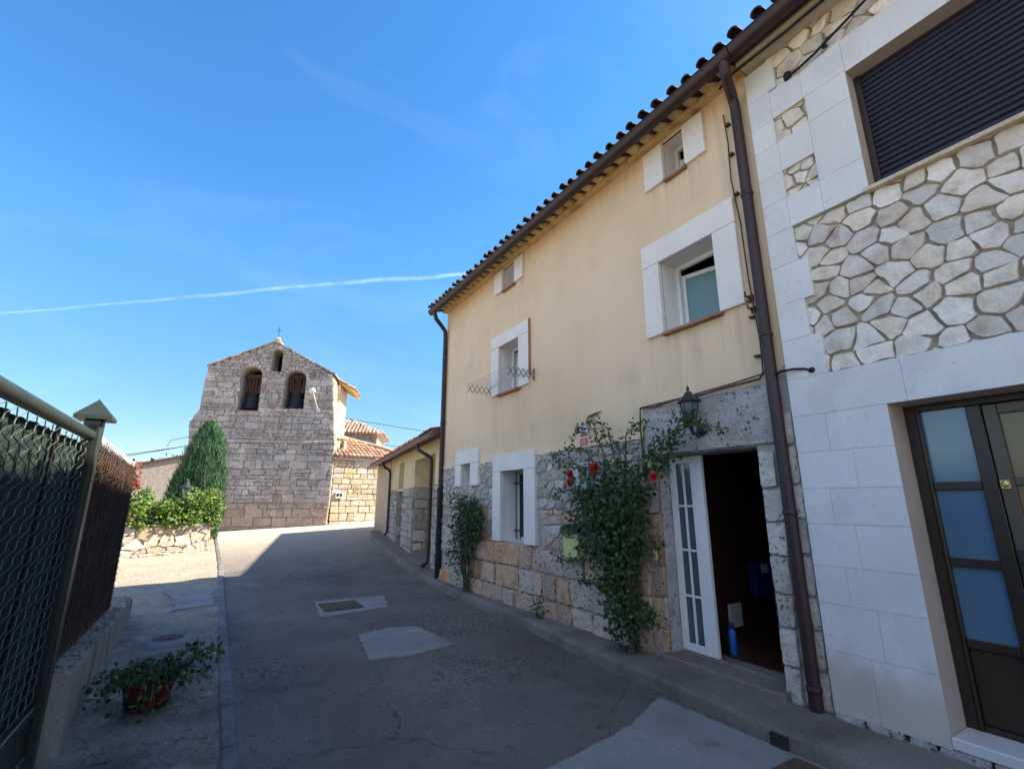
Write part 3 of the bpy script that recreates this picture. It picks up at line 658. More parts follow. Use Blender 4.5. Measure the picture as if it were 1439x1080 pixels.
rf.add([(3.59, HY0-.1, 5.735), (3.59, HY1+.1, 5.735), (8, HY1+.1, 7.29), (8, HY0-.1, 7.29), (12.4, HY1+.1, 5.8), (12.4, HY0-.1, 5.8)], [(0, 1, 2, 3), (3, 2, 4, 5)])
rf.build('roof', M['darktile'], house)
# downpipes
dp = MB(); dp.tube([(3.63, 9.20, 5.66), (3.63, 9.20, 5.60), (3.68, 9.22, 5.50), (3.84, 9.27, 5.38), (3.93, 9.29, 5.28), (3.94, 9.29, 5.1), (3.945, 9.29, 1.75)], .047, 12)
for z in (4.6, 3.2, 2.0): dp.lathe([(.052, 0), (.055, .005), (.055, .03), (.052, .035)], (3.943, 9.29, z), 14)
dp.build('downpipe', M['brown'], house, True)
bp_ = MB(); bp_.lathe([(.06, 0), (.064, .01), (.064, 1.62), (.072, 1.64), (.072, 1.72), (.05, 1.73)], (3.945, 9.28, .16), 16); bp_.build('drain_pipe', M['blackpipe'], house, True)
dp = MB(); dp.tube([(3.63, 2.07, 5.66), (3.63, 2.07, 5.60), (3.67, 2.09, 5.545), (3.87, 2.17, 5.49), (3.925, 2.188, 5.43), (3.935, 2.19, 5.30), (3.935, 2.19, .14)], .048, 12)
for z in (4.4, 3.0, 1.5, .25): dp.lathe([(.052, 0), (.056, .005), (.056, .03), (.052, .035)], (3.935, 2.19, z), 14)
dp.build('downpipe', M['brown'], house, True)
# windows
def surround(mb, h, left, right, top, bot, proud=.04, lintel=True):
    a0, a1, z0, z1 = h; ztop = z1+top
    if lintel:
        mb.bbox(HX-proud, HX+.02, a0-right, a1+left, z1-.002, ztop, .005)
        mb.bbox(HX-proud, HX+.02, a1, a1+left, z0-bot, z1-.006, .005); mb.bbox(HX-proud, HX+.02, a0-right, a0, z0-bot, z1-.006, .005)
    else:
        mb.bbox(HX-proud, HX+.02, a1, a1+left, z0-bot, z1, .005); mb.bbox(HX-proud, HX+.02, a0-right, a0, z0-bot, z1, .005)
def window(h, dims, style, lab=None, proud=.04, depth=.25, lintel=True):
    wd = thing('window', '', '', (HX, (h[0]+h[1])/2, h[2])); del wd['label']; del wd['category']
    wd.parent = house; wd.location = Vector(wd.location)-Vector(house['_o'])
    if lab: wd['label'] = lab
    if lintel: s = MB(); surround(s, h, *dims, proud=proud, lintel=True); s.build('surround', M['white'], wd)
    else:
        MB().bbox(HX-proud, HX+.02, h[1], h[1]+dims[0], h[2], h[3], .005).build('side_board', M['white'], wd); MB().bbox(HX-proud, HX+.02, h[0]-dims[1], h[0], h[2], h[3], .005).build('side_board', M['white'], wd)
    r_ = MB(); reveal(r_, h, TH, depth+.06, .0205); r_.build('reveal', M['white'], wd)
    a0, a1, z0, z1 = h; xf = HX+depth
    fr = MB(); b = .045
    fr.bbox(xf, xf+.05, a0, a0+b, z0, z1, .004); fr.bbox(xf, xf+.05, a1-b, a1, z0, z1, .004); fr.bbox(xf, xf+.05, a0+b, a1-b, z1-b, z1, .004); fr.bbox(xf, xf+.05, a0+b, a1-b, z0, z0+b, .004)
    fr.build('frame', M['pvc'], wd)
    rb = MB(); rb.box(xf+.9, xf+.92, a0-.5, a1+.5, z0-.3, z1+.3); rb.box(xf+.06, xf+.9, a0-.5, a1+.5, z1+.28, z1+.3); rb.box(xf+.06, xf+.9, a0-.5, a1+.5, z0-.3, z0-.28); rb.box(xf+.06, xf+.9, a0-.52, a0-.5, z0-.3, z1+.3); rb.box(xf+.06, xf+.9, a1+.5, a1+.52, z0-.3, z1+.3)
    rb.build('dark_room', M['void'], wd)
    return wd, xf
def sash(wd, hinge, width, z0, z1, ang, m, dirn=-1, mid=False):
    c, s = math.cos(ang), math.sin(ang); T = lambda u, t, z: (hinge[0]+s*u+c*t, hinge[1]+dirn*(c*u-s*t), z)
    f = MB(); f.T = T; b = .05
    f.bbox(0, b, 0, .045, z0, z1, .004); f.bbox(width-b, width, 0, .045, z0, z1, .004); f.bbox(b, width-b, 0, .045, z1-b, z1, .004); f.bbox(b, width-b, 0, .045, z0, z0+b, .004)
    if mid: f.bbox(width/2-.02, width/2+.02, 0, .045, z0+b, z1-b, .004)
    f.build('sash', M['pvc'], wd)
    g = MB(); g.T = T; g.box(b, width-b, .015, .025, z0+b, z1-b); g.build('glass', m, wd)
h = wins['ur']; wd, xf = window(h, (.24, .26, .27, 0), 'open', 'upper window standing open with a frosted turquoise sash')
sash(wd, (xf+.055, h[1]-.03), .66, h[2]+.02, h[3]-.10, R(14), M['frost'])
sl_ = MB(); sl_.bbox(3.93, 4.2, h[0]-.02, h[1]+.0, h[2]-.035, h[2]-.002, .004); sl_.build('sill', M['sill'], wd)
h = wins['ul']; wd, xf = window(h, (.26, .30, .22, 0), 'open', 'upper window with a folding clothes rack below it')
sash(wd, (xf+.055, h[1]-.04), .32, h[2]+.03, h[3]-.06, R(50), M['doorpane']); sash(wd, (xf+.02, h[0]+.045), .28, h[2]+.05, h[3]-.05, 0, M['dark'], 1)
sl_ = MB(); sl_.bbox(3.92, 4.2, h[0]-.02, h[1]+.02, h[2]-.04, h[2]-.002, .004); sl_.build('sill', M['sill'], wd)
es = MB(); es.box(3.963, 4.0, h[0]-.318, h[0]-.302, h[2]+.15, h[3]+.22); es.build('edge_strip', M['sill'], wd)
for key, dm in (('ar', (.28, .26, 0, 0)), ('al', (.28, .26, 0, 0))):
    h = wins[key]; wd, xf = window(h, dm, 'attic', None, .045, .2, False)
    if key == 'ar': sash(wd, (xf+.02, h[1]-.04), .22, h[2]+.04, h[3]-.16, R(20), M['dark'])
    else: sash(wd, (xf+.02, h[1]-.04), .34, h[2]+.04, h[3]-.05, 0, M['frost'])
    sl_ = MB(); sl_.bbox(3.94, 4.2, h[0]-.0, h[1]-.0, h[2]-.035, h[2]-.002, .004); sl_.build('sill', M['sill'], wd)
h = wins['lw']; wd, xf = window(h, (.26, .30, .27, .01), 'bars', 'ground floor window behind black iron bars', .06, .28)
g = MB(); g.box(xf+.02, xf+.03, h[0]+.04, h[1]-.04, h[2]+.04, h[3]-.04); g.build('glass', M['dark'], wd)
bars = MB()
for k in range(6): a = h[0]+.05+k*.12; bars.tube([(xf-.06, a, h[2]+.01), (xf-.06, a, h[3]-.01)], .008, 8)
for z in (h[2]+.14, h[3]-.2): bars.box(xf-.07, xf-.05, h[0], h[1], z, z+.022)
bars.build('bars', M['iron'], wd, True)
h = wins['sm']; wd, xf = window(h, (.25, .31, .26, .02), 'small', 'small ground floor window beside the corner downpipe', .05)
g = MB(); g.box(xf+.02, xf+.03, h[0]+.04, h[1]-.04, h[2]+.04, h[3]-.04); g.build('glass', M['frost'], wd)
# door
dr = thing('door', '', '', (4.12, 3, .2)); del dr['label']; del dr['category']; dr.parent = house; dr.location = Vector((4.12, 3, .2))-Vector(house['_o']); dr['label'] = 'white glazed double door standing half open'
rv = MB(); reveal(rv, (door[0], door[1], .0, door[3]), TH, .32, -.015); rv.build('reveal', M['concpanel'], dr)
stp = MB(); stp.bbox(3.86, 4.34, door[0]-.05, door[1]+.05, .08, .185, .012); stp.build('threshold', M['walk'], dr)
tr_ = MB(); tr_.box(4.13, 4.17, door[0], door[1], .186, .197); tr_.build('door_track', M['steel'], dr)
def leaf(T, width, name):
    f = MB(); f.T = T; z0, z1 = .20, 2.06
    sl0, sr = .075, .14; gw0, gw1 = sl0, width-sr
    f.bbox(0, sl0, 0, .045, z0, z1, .004); f.bbox(gw1, width, 0, .045, z0, z1, .004)
    f.bbox(gw0, gw1, 0, .045, z0, z0+.07, .004); f.bbox(gw0, gw1, 0, .045, z1-.07, z1, .004)
    c = (gw0+gw1)/2; f.bbox(c-.011, c+.011, .003, .042, z0+.07, z1-.07, .003)
    for k in range(1, 4):
        z = z0+.07+(z1-z0-.14)*k/4; f.bbox(gw0, c-.0115, .004, .041, z-.011, z+.011, .003); f.bbox(c+.0115, gw1, .004, .041, z-.011, z+.011, .003)
    o = f.build('door_leaf', M['pvc'], dr)
    g = MB(); g.T = T; g.box(gw0, gw1, .018, .026, z0+.07, z1-.07); g.build('glass', M['doorpane'], dr)
leaf(lambda u, t, z: (4.13+t, 3.53-u, z), .40, 'l')
leaf(lambda u, t, z: (4.16+u*.985, 2.47+t+u*.10, z), .55, 'r')
hd = MB(); hd.tube([(4.55, 2.55, 1.12), (4.55, 2.60, 1.12), (4.45, 2.61, 1.12)], .009, 8); hd.build('handle', M['steel'], dr, True)
# hallway
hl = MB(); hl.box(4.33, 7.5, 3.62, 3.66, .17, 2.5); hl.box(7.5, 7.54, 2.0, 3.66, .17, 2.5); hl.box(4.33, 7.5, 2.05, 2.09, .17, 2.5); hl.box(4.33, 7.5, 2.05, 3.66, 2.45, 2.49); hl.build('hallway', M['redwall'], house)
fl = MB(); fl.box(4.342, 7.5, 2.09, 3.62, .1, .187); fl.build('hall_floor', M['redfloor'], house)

# ---- things in and on the house
t = thing('spray_can', 'tall blue can standing on the hall floor just inside the open door', 'can', (4.40, 3.16, .19))
MB().lathe([(.03, 0), (.034, .006), (.034, .20), (.026, .225), (.02, .23)], (4.40, 3.16, .19), 20).build('body', M['blue'], t, True)
MB().lathe([(.026, .231), (.027, .275), (.02, .285), (0, .286)], (4.40, 3.16, .19), 20).build('cap', M['navy'], t, True)
o = MB().bbox(5.0, 5.22, 3.59, 3.617, .26, .50, .006).build('wall_plate', M['paper']); tag(o, 'pale rectangular plate low on the red hallway wall', 'plate')
t = thing('cloth_bag', 'navy blue bag hanging on the hallway wall inside the open door', 'bag', (5.5, 3.55, .6))
b_ = MB(); b_.T = lambda x, y, z: (5.55+x*(1+.25*(z-.6))+.02*nz(z*6, x*5), 3.54+y+.02*nz(x*9, z*9), z); b_.bbox(-.17, .17, -.05, .05, .52, .92, .03); b_.build('body', M['navy'], t)
MB().tube([(5.45, 3.56, .9), (5.47, 3.58, 1.05), (5.55, 3.60, 1.12), (5.63, 3.58, 1.05), (5.65, 3.56, .9)], .008, 8).build('strap', M['navy'], t, True)
MB().bbox(5.5, 5.62, 3.475, 3.485, .80, .9, .003).build('pocket', M['paper'], t)
t = thing('umbrella', 'red umbrella with an orange crook handle beside the navy bag in the hall', 'umbrella', (5.85, 3.52, .2))
MB().tube([(5.85, 3.50, .20), (5.86, 3.53, .32), (5.87, 3.55, .60)], [.012, .045, .03], 10).build('canopy', M['red'], t, True)
MB().tube([(5.87, 3.55, .60)]+[(5.87+.05-.05*math.cos(q), 3.55, .72+.05*math.sin(q)) for q in [math.pi*k/7 for k in range(8)]]+[(5.97, 3.55, .68)], .010, 8).build('handle', M['orange'], t, True)

# wall lantern
t = thing('wall_lantern', 'black wall lantern with glass panes on a bracket above the door', 'lantern', (3.98, 2.97, 2.3))
MB().add([], []).lathe([(0, -.0), (.05, 0), (.06, .01), (.045, .03), (0, .032)], (0, 0, 0), 20).build('x', M['iron']) if False else None
bk = MB(); bk.T = lambda x, y, z: (3.975-z, 2.955+x, 2.28+y); bk.lathe([(.055, -.01), (.062, .01), (.045, .03), (.02, .04)], (0, 0, 0), 20); bk.build('back_plate', M['iron'], t, True)
ar = MB(); ar.tube([(3.95, 2.955, 2.28), (3.90, 2.957, 2.235), (3.85, 2.96, 2.235), (3.825, 2.96, 2.27), (3.82, 2.96, 2.31)], [.016, .014, .014, .016, .02], 10); ar.tube([(3.95, 2.955, 2.25), (3.93, 2.955, 2.21), (3.90, 2.955, 2.20), (3.885, 2.955, 2.22)], .008, 8); ar.build('arm', M['iron'], t, True)
LC = (3.82, 2.96, 2.31)
bd = MB(); bd.lathe([(.0, 0), (.03, .0), (.05, .012), (.05, .022), (.03, .026)], LC, 6); bd.lathe([(.098, .222), (.102, .232), (.085, .236)], LC, 6, False)
for k in range(6):
    q = 2*math.pi*k/6; bd.tube([(LC[0]+.046*math.cos(q), LC[1]+.046*math.sin(q), LC[2]+.02), (LC[0]+.088*math.cos(q), LC[1]+.088*math.sin(q), LC[2]+.225)], .006, 6)
bd.build('cage', M['iron'], t)
MB().lathe([(.042, .024), (.083, .222)], LC, 6, False).build('glass', M['lampglass'], t)
MB().lathe([(.112, .225), (.118, .235), (.085, .272), (.048, .302), (.036, .315), (.036, .328), (.012, .338), (.012, .355), (.018, .364), (.012, .375), (.003, .40), (0, .40)], LC, 6).build('roof', M['iron'], t)
MB().lathe([(.012, .03), (.012, .09), (.025, .11), (.03, .14), (.018, .17), (0, .175)], LC, 12).build('bulb', M['white_lamp'], t, True)

t = thing('mailbox', 'pale yellow mailbox with a dark lid half hidden by the climbing rose', 'mailbox', (3.92, 4.88, .95))
MB().bbox(3.83, 3.95, 4.74, 5.04, .93, 1.24, .008).build('body', M['mail'], t)
lid = MB(); lid.add([(3.80, 4.71, 1.24), (3.96, 4.71, 1.24), (3.96, 4.71, 1.33), (3.86, 4.71, 1.315), (3.80, 4.71, 1.27), (3.80, 5.07, 1.24), (3.96, 5.07, 1.24), (3.96, 5.07, 1.33), (3.86, 5.07, 1.315), (3.80, 5.07, 1.27)], [(0, 1, 2, 3, 4), (5, 6, 7, 8, 9)]+[(k, (k+1) % 5, 5+(k+1) % 5, 5+k) for k in range(5)]); lid.build('lid', M['iron'], t)
MB().box(3.824, 3.829, 4.80, 4.98, 1.17, 1.19).build('slot', M['iron'], t)
t = thing('meter_box', 'grey white utility meter plate with two olive dials behind the roses', 'meter box', (3.95, 4.6, 1.75))
MB().bbox(3.925, 3.955, 4.36, 4.90, 1.74, 2.09, .008).build('plate', M['meter'], t)
for a in (4.72, 4.54): MB().bbox(3.905, 3.924, a-.06, a+.06, 1.86, 2.03, .006).build('dial', M['olive'], t)
t = thing('alarm_sign', 'small upright white and red sign with a blue mark on the yellow wall', 'sign', (3.99, 4.74, 2.3))
MB().bbox(3.982, 3.997, 4.66, 4.82, 2.30, 2.57, .003).build('plate', M['paper'], t)
f = MB(); f.box(3.978, 3.9815, 4.67, 4.81, 2.31, 2.40); f.box(3.978, 3.9815, 4.67, 4.81, 2.425, 2.455); f.build('red_band', M['red'], t)
f = MB(); f.tube([(3.979, 4.78, 2.50), (3.979, 4.76, 2.53), (3.979, 4.74, 2.505), (3.979, 4.72, 2.535), (3.979, 4.69, 2.515)], .009, 6); f.tube([(3.979, 4.75, 2.48), (3.979, 4.72, 2.49), (3.979, 4.70, 2.475)], .006, 6); f.build('blue_mark', M['bluep'], t)
f = MB(); 
for k in range(3): f.box(3.9765, 3.9778, 4.69, 4.79, 2.325+k*.022, 2.333+k*.022)
f.build('text_line', M['paper'], t)
t = thing('doorbell', 'small pale doorbell on the stone jamb beside the white door', 'doorbell', (3.94, 3.64, 1.05))
MB().bbox(3.935, 3.965, 3.615, 3.665, 1.02, 1.11, .005).build('case', M['mail'], t)
MB().bbox(3.93, 3.934, 3.63, 3.65, 1.055, 1.075, .002).build('button', M['paper'], t)
# stump of a cut branch / broken bracket on the wall
o = MB().tube([(3.985, 4.70, 2.60), (3.97, 4.62, 2.66), (3.975, 4.55, 2.68), (3.97, 4.45, 2.685), (3.98, 4.38, 2.70)], [.004, .012, .010, .009, .004], 6).tube([(3.97, 4.62, 2.66), (3.965, 4.55, 2.665), (3.975, 4.46, 2.67)], [.007, .008, .003], 6).build('dry_twig', M['stem'], None, True)
tag(o, 'dry broken twig clinging to the yellow wall above the small sign', 'twig')
# clothes rack
t = thing('clothes_rack', 'folding scissor arm clothes rack with wires under the upper window', 'clothes rack', (4, 6.6, 3.45))
def scissor(y, x0, x1, z, hgt, n):
    f = MB(); st_ = (x1-x0)/n
    for k in range(n):
        f.tube([(x0+k*st_, y, z), (x0+(k+1)*st_, y, z+hgt)], .006, 6); f.tube([(x0+k*st_, y+.012, z+hgt), (x0+(k+1)*st_, y+.012, z)], .006, 6)
    f.tube([(x0, y, z-.02), (x0, y, z+hgt+.03)], .012, 6)
    return f
scissor(7.24, 3.98, 3.52, 3.44, .14, 5).build('scissor_arm', M['darksteel'], t, True)
scissor(5.88, 3.98, 3.52, 3.44, .14, 5).build('scissor_arm', M['darksteel'], t, True)
wr = MB()
for k in range(6): x = 3.94-k*.084; wr.tube([(x, 7.24, 3.58), (x, 6.55, 3.572), (x, 5.88, 3.58)], .0045, 6)
wr.build('wires', M['steel'], t, True)
# cables on the facade
o = MB().tube([(3.93, 2.25, 2.70), (3.94, 2.30, 2.645), (3.94, 2.6, 2.635), (3.935, 2.9, 2.615), (3.945, 3.2, 2.625), (3.94, 3.5, 2.60), (3.945, 3.71, 2.61), (3.95, 3.73, 2.4), (3.96, 3.72, 2.05)], .011, 6).tube([(3.94, 2.28, 2.68), (3.94, 2.6, 2.655), (3.94, 3.1, 2.63), (3.94, 3.7, 2.62)], .008, 6).build('wall_cable', M['rust'], None, True)
tag(o, 'dark cable running along the top of the rough panel over the door', 'cable')
o = MB().tube([(3.94, 2.17, 2.64), (3.90, 2.10, 2.655), (3.93, 2.0, 2.66), (3.95, 1.92, 2.645), (3.965, 1.88, 2.62)], .010, 6).lathe([(.02, -.02), (.028, 0), (.02, .02)], (3.962, 1.875, 2.625), 10).build('wall_cable', M['cable'], None, True)
tag(o, 'short black cable joining the downpipe to the pale slab wall', 'cable')
o = MB().tube([(3.97, 2.34, 5.45), (3.972, 2.33, 5.1), (3.968, 2.345, 4.7), (3.972, 2.31, 4.2), (3.968, 2.30, 3.6), (3.972, 2.27, 3.0), (3.97, 2.28, 2.68)], .008, 6)
for z in (5.3, 4.95, 4.5, 3.38, 3.22, 2.85): o.box(3.95, 3.999, 2.29, 2.335, z, z+.02)
o = o.build('wall_cable', M['rust'], None, True); tag(o, 'thin cable clipped vertically beside the tall brown downpipe on yellow wall', 'cable')
for (y_, z_) in ((2.31, 3.42), (2.30, 3.30)):
    o = MB().tube([(3.99, y_, z_), (3.90, y_, z_), (3.90, y_, z_+.04)], .010, 6).box(3.975, 3.998, y_-.02, y_+.02, z_-.03, z_+.03).build('wall_hook', M['rust'])
    tag(o, 'rusty wall hook by the downpipe, %s of the pair' % ('upper' if z_ > 3.35 else 'lower'), 'hook', 'hooks beside the downpipe')

# ================================================================== STONE HOUSE
sh = thing('stone_clad_house', 'house clad in pale slabs and irregular stone with a dark roller shutter', 'house', (4, -1, 0))
TS = lambda a, z, d: (4.0+d, a, z)
wo = (-.62, 1.27, 3.92, 5.0); dor = (-.12, 1.42, .20, 2.27)
w = MB(); sheet(w, -4.5, 2.079, -.1, 6.0, [wo, dor], lambda a, z, d: (4.012, a, z)); w.box(4.02, 12, -4.55, -4.5, -.1, 6); w.box(11.9, 11.95, -4.5, 1.98, -.1, 6); w.build('wall_mortar', M['darkmortar'], sh)
for a0, a1, z0, z1, sx, sz in ((-1.2, 1.86, 2.58, 3.90, .185, .155), (-1.2, 1.88, 5.29, 5.70, .21, .155), (1.58, 1.88, 4.73, 5.03, .13, .12), (1.58, 1.87, 4.18, 4.48, .13, .12)):
    fs_ = MB()
    for poly in voronoi(a0, a1, z0, z1, sx, sz, .36): stone(fs_, poly, TS, .022, .008, .016, 3)
    fs_.build('field_stone', M['flag'], sh, True)
sl2 = MB()
def slab(a0, a1, z0, z1, d=.045, g=.0008):
    dd = rnd(-.0012, .0012); sl2.bbox(4.0-d+dd, 4.02, a0+g, a1-g, z0+g, z1-g, .0016)
# left quoin pilaster with toothed edge
for z0, z1, a0 in ((2.58, 2.915, 1.765), (2.915, 3.235, 1.845), (3.235, 3.585, 1.77), (3.585, 3.905, 1.85), (3.905, 4.19, 1.86), (4.19, 4.46, 1.86), (4.46, 4.76, 1.86), (4.76, 5.02, 1.87), (5.02, 5.33, 1.87), (5.33, 5.66, 1.80)):
    slab(a0, 2.078, z0, z1)
# vertical run beside the window
slab(1.27, 1.59, 3.905, 4.19); slab(1.59, 1.86, 3.905, 4.19); slab(1.27, 1.59, 4.19, 4.76); slab(1.27, 1.59, 4.76, 5.02)
slab(1.59, 1.86, 4.46, 4.76); slab(1.27, 1.60, 5.02, 5.31); slab(1.60, 1.87, 5.02, 5.31)
# above window
for p, q in ((.62, 1.27), (0, .62), (-.62, 0), (-1.6, -.62)): slab(p, q, 5.0, 5.31)
slab(-1.6, -.62, 3.905, 5.0)
# band over door
for p, q in ((1.30, 2.078), (.55, 1.30), (-.2, .55), (-1.6, -.2)): slab(p, q, 2.27, 2.58)
# pillar
zz = .14
for z0, z1, sp in ((.16, .56, 1.79), (.56, .88, 1.70), (.88, 1.14, 1.86), (1.14, 1.44, 1.75), (1.44, 1.70, 1.88), (1.70, 1.98, 1.68), (1.98, 2.27, 1.83)):
    slab(dor[1], sp, z0, z1); slab(sp, 2.078, z0, z1)
slab(-1.6, dor[0], .14, 2.27)
sl2.build('slab_cladding', M['slab'], sh)
bs = MB(); 
for p, q in splits(-1.5, 2.07, .12, .3): stone(bs, [(p, .06), (q, .06), (q, .17), (p, .17)], lambda a, z, d: (3.975+d, a, z), .03, .004, .02, 4)
bs.build('rough_base', M['concpanel'], sh, True)
# upper window
wd = thing('window', '', '', (4, .3, 3.9)); del wd['label']; del wd['category']; wd.parent = sh; wd.location = Vector((4, .3, 3.9))-Vector(sh['_o']); wd['label'] = 'wide window closed by a dark blue roller shutter'
rv = MB(); reveal(rv, wo, TS, .14, -.042); rv.build('reveal', M['reveal'], wd)
s_ = MB()
k = 0; z = wo[2]
while z < wo[3]-.01:
    zb = min(z+.048, wo[3]); p = [(4.115, z), (4.10, z+.008), (4.098, z+.030), (4.112, z+.044), (4.115, zb)]
    s_.add([(x, wo[0], v) for x, v in p]+[(x, wo[1]-.04, v) for x, v in p], [(i, i+1, 6+i, 5+i) for i in range(4)]); z = zb
s_.build('roller_shutter', M['shutter'], wd)
f = MB(); f.bbox(4.08, 4.13, wo[1]-.045, wo[1], wo[2], wo[3], .004); f.bbox(4.08, 4.13, wo[0], wo[0]+.045, wo[2], wo[3], .004); f.bbox(4.085, 4.13, wo[0]+.046, wo[1]-.046, wo[2], wo[2]+.035, .004); f.build('frame', M['bronze'], wd)
f = MB(); f.bbox(3.925, 4.13, wo[0]-.02, wo[1]+.03, wo[2]-.035, wo[2]-.001, .005); f.build('sill', M['eavebeam'], wd)
# door
dr2 = thing('door', '', '', (4.2, .7, .2)); del dr2['label']; del dr2['category']; dr2.parent = sh; dr2.location = Vector((4.2, .7, .2))-Vector(sh['_o']); dr2['label'] = 'dark bronze entrance door with blue side panes'
rv = MB(); reveal(rv, (dor[0], dor[1], .0, dor[3]), TS, .3, -.042); rv.build('reveal', M['reveal'], dr2)
MB().bbox(3.945, 4.32, dor[0], dor[1]+.0, .17, .235, .006).build('threshold', M['marble'], dr2)
f = MB(); xf = 4.20
f.bbox(xf, xf+.07, 1.352, 1.419, .236, 2.268, .005)
f.bbox(xf-.01, xf+.06, 1.335, 1.351, .236, 2.23, .003)
f.bbox(xf, xf+.07, dor[0], 1.351, 2.222, 2.268, .005)
f.bbox(xf, xf+.07, 1.01, 1.085, .236, 2.221, .005)
for z in (1.705, 1.22, .73): f.bbox(xf+.002, xf+.066, 1.086, 1.334, z-.026, z+.026, .004)
f.bbox(xf+.002, xf+.066, 1.086, 1.334, .237, .27, .004)
f.build('frame', M['bronze'], dr2)
for z0, z1 in ((1.73, 2.221), (1.246, 1.679), (.756, 1.194)): MB().box(xf+.03, xf+.036, 1.086, 1.334, z0, z1).build('side_pane', M['bluepane'], dr2)
MB().bbox(xf+.025, xf+.04, 1.086, 1.334, .271, .704, .004).build('kick_panel', M['kick'], dr2)
f = MB(); f.bbox(xf+.005, xf+.06, .935, 1.004, .245, 2.215, .005); f.bbox(xf+.005, xf+.06, .13, .20, .245, 2.215, .005)
for z0, z1 in ((2.15, 2.215), (1.70, 1.75), (1.24, 1.31), (.70, .78), (.245, .32)): f.bbox(xf+.006, xf+.058, .201, .934, z0, z1, .004)
f.build('door_leaf', M['bronzelite'], dr2)
for z0, z1 in ((1.75, 2.15), (1.31, 1.70), (.78, 1.24)): MB().box(xf+.03, xf+.036, .201, .934, z0, z1).build('leaf_pane', M['amber'], dr2)
MB().box(xf+.025, xf+.04, .201, .934, .32, .70).build('kick_panel', M['kick'], dr2)
f = MB(); f.bbox(xf-.004, xf+.006, .955, 1.0, 1.68, 1.735, .002); f.T = lambda x, y, z: (xf-.005-z, .977+x, 1.708+y); f.lathe([(.016, 0), (.017, .008), (.010, .012), (0, .012)], (0, 0, 0), 14); f.build('lock', M['brass'], dr2)
f = MB(); f.bbox(xf-.004, xf+.006, .958, .996, 1.10, 1.32, .003); f.tube([(xf-.002, .977, 1.255), (xf-.05, .977, 1.255), (xf-.055, .95, 1.255), (xf-.055, .86, 1.25)], .010, 8); f.build('handle', M['iron'], dr2, True)
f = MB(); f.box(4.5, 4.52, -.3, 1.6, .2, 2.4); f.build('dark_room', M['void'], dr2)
# eave
f = MB(); f.bbox(3.80, 4.011, -4.5, 2.06, 5.70, 5.81, .01); f.build('eave_beam', M['eavebeam'], sh)
f = MB(); gutter(f, 3.64, -4.5, 1.985, 5.735); f.box(3.715, 3.79, -4.5, 2.05, 5.73, 5.83); f.build('gutter', M['brown'], sh, True)
rf = MB(); tiles(rf, (3.58, -4.5, 5.745), (0, 1, 0), slope, 6.5, 4.7, .185, .40, .058, bumpy=.022)
rf.add([(3.60, -4.5, 5.755), (3.60, 1.98, 5.755), (8, 1.98, 7.32), (8, -4.5, 7.32), (12.4, 1.98, 5.82), (12.4, -4.5, 5.82)], [(0, 1, 2, 3), (3, 2, 4, 5)]); rf.build('roof', M['darktile'], sh)
o = MB().tube([(3.80, 2.25, 5.60), (3.83, 2.10, 5.685), (3.83, 1.6, 5.67), (3.83, 1.0, 5.68), (3.83, 0, 5.67), (3.83, -2, 5.68)], .013, 6).build('eave_cable', M['cable'], None, True); tag(o, 'black cable strung straight along the underside of the eave beam', 'cable')
o = MB().tube([(3.955, 1.68, 5.335), (3.93, 1.66, 5.31), (3.92, 1.60, 5.30), (3.92, 1.45, 5.33), (3.91, 1.2, 5.40), (3.91, .95, 5.49), (3.90, .6, 5.60), (3.88, .2, 5.68)], .012, 8).lathe([(.0, -.04), (.03, -.035), (.036, 0), (.03, .035), (0, .04)], (3.955, 1.69, 5.335), 12).build('hanging_cable', M['cable'], None, True); tag(o, 'slack black cable curving up from an insulator near the shuttered window', 'cable')
o = MB().tube([(3.97, 1.36, 5.36), (3.93, 1.36, 5.36), (3.93, 1.33, 5.40)], .010, 6).lathe([(.0, -.02), (.02, -.01), (.02, .02), (0, .03)], (3.94, 1.37, 5.35), 10).build('cable_clip', M['iron'], None, True); tag(o, 'small dark cable clip on the stone strip over the shuttered window', 'clip')

# ================================================================== ANNEX
aa = R(8.5)
annex = thing('outbuilding', 'low outbuilding with yellow render, stone base and dark red eaves beyond the house', 'outbuilding', (4.15, 9.4, 0), -aa, local=True)
# local x = outward-in (depth), local y = along the street
TA = lambda a, z, d: (d, a, z)
def za(a): return gz(4.15+a*math.sin(aa), 9.4+a*math.cos(aa))
AL = 11.0
nich = (1.15, 3.45, -.2, 2.72); slot = (4.98, 5.95, -.2, 1.93); slotup = (5.05, 5.90, 1.99, 2.80)
w = MB(); sheet(w, .0, 7.5, 1.98, 3.05, [(1.15, 3.45, 1.9, 2.72), slotup], TA)
# jamb of the open bay + slot window recess, upper plaster
w.add([TA(3.45, 2.0, 0), TA(3.45, 2.0, .85), TA(3.45, 2.72, .85), TA(3.45, 2.72, 0)], [(0, 1, 2, 3)]); w.add([TA(1.15, 2.0, 0), TA(1.15, 2.0, .85), TA(1.15, 2.72, .85), TA(1.15, 2.72, 0)], [(0, 1, 2, 3)])
w.add([TA(1.15, 2.72, 0), TA(3.45, 2.72, 0), TA(3.45, 2.72, .85), TA(1.15, 2.72, .85)], [(0, 1, 2, 3)]); w.add([TA(1.15, -.2, .85), TA(3.45, -.2, .85), TA(3.45, 2.72, .85), TA(1.15, 2.72, .85)], [(0, 1, 2, 3)])
reveal(w, slotup, TA, .3); w.add([TA(slotup[0], 1.99, .3), TA(slotup[1], 1.99, .3), TA(slotup[1], 2.8, .3), TA(slotup[0], 2.8, .3)], [(0, 1, 2, 3)])
w.build('wall', M['paleplaster'], annex)
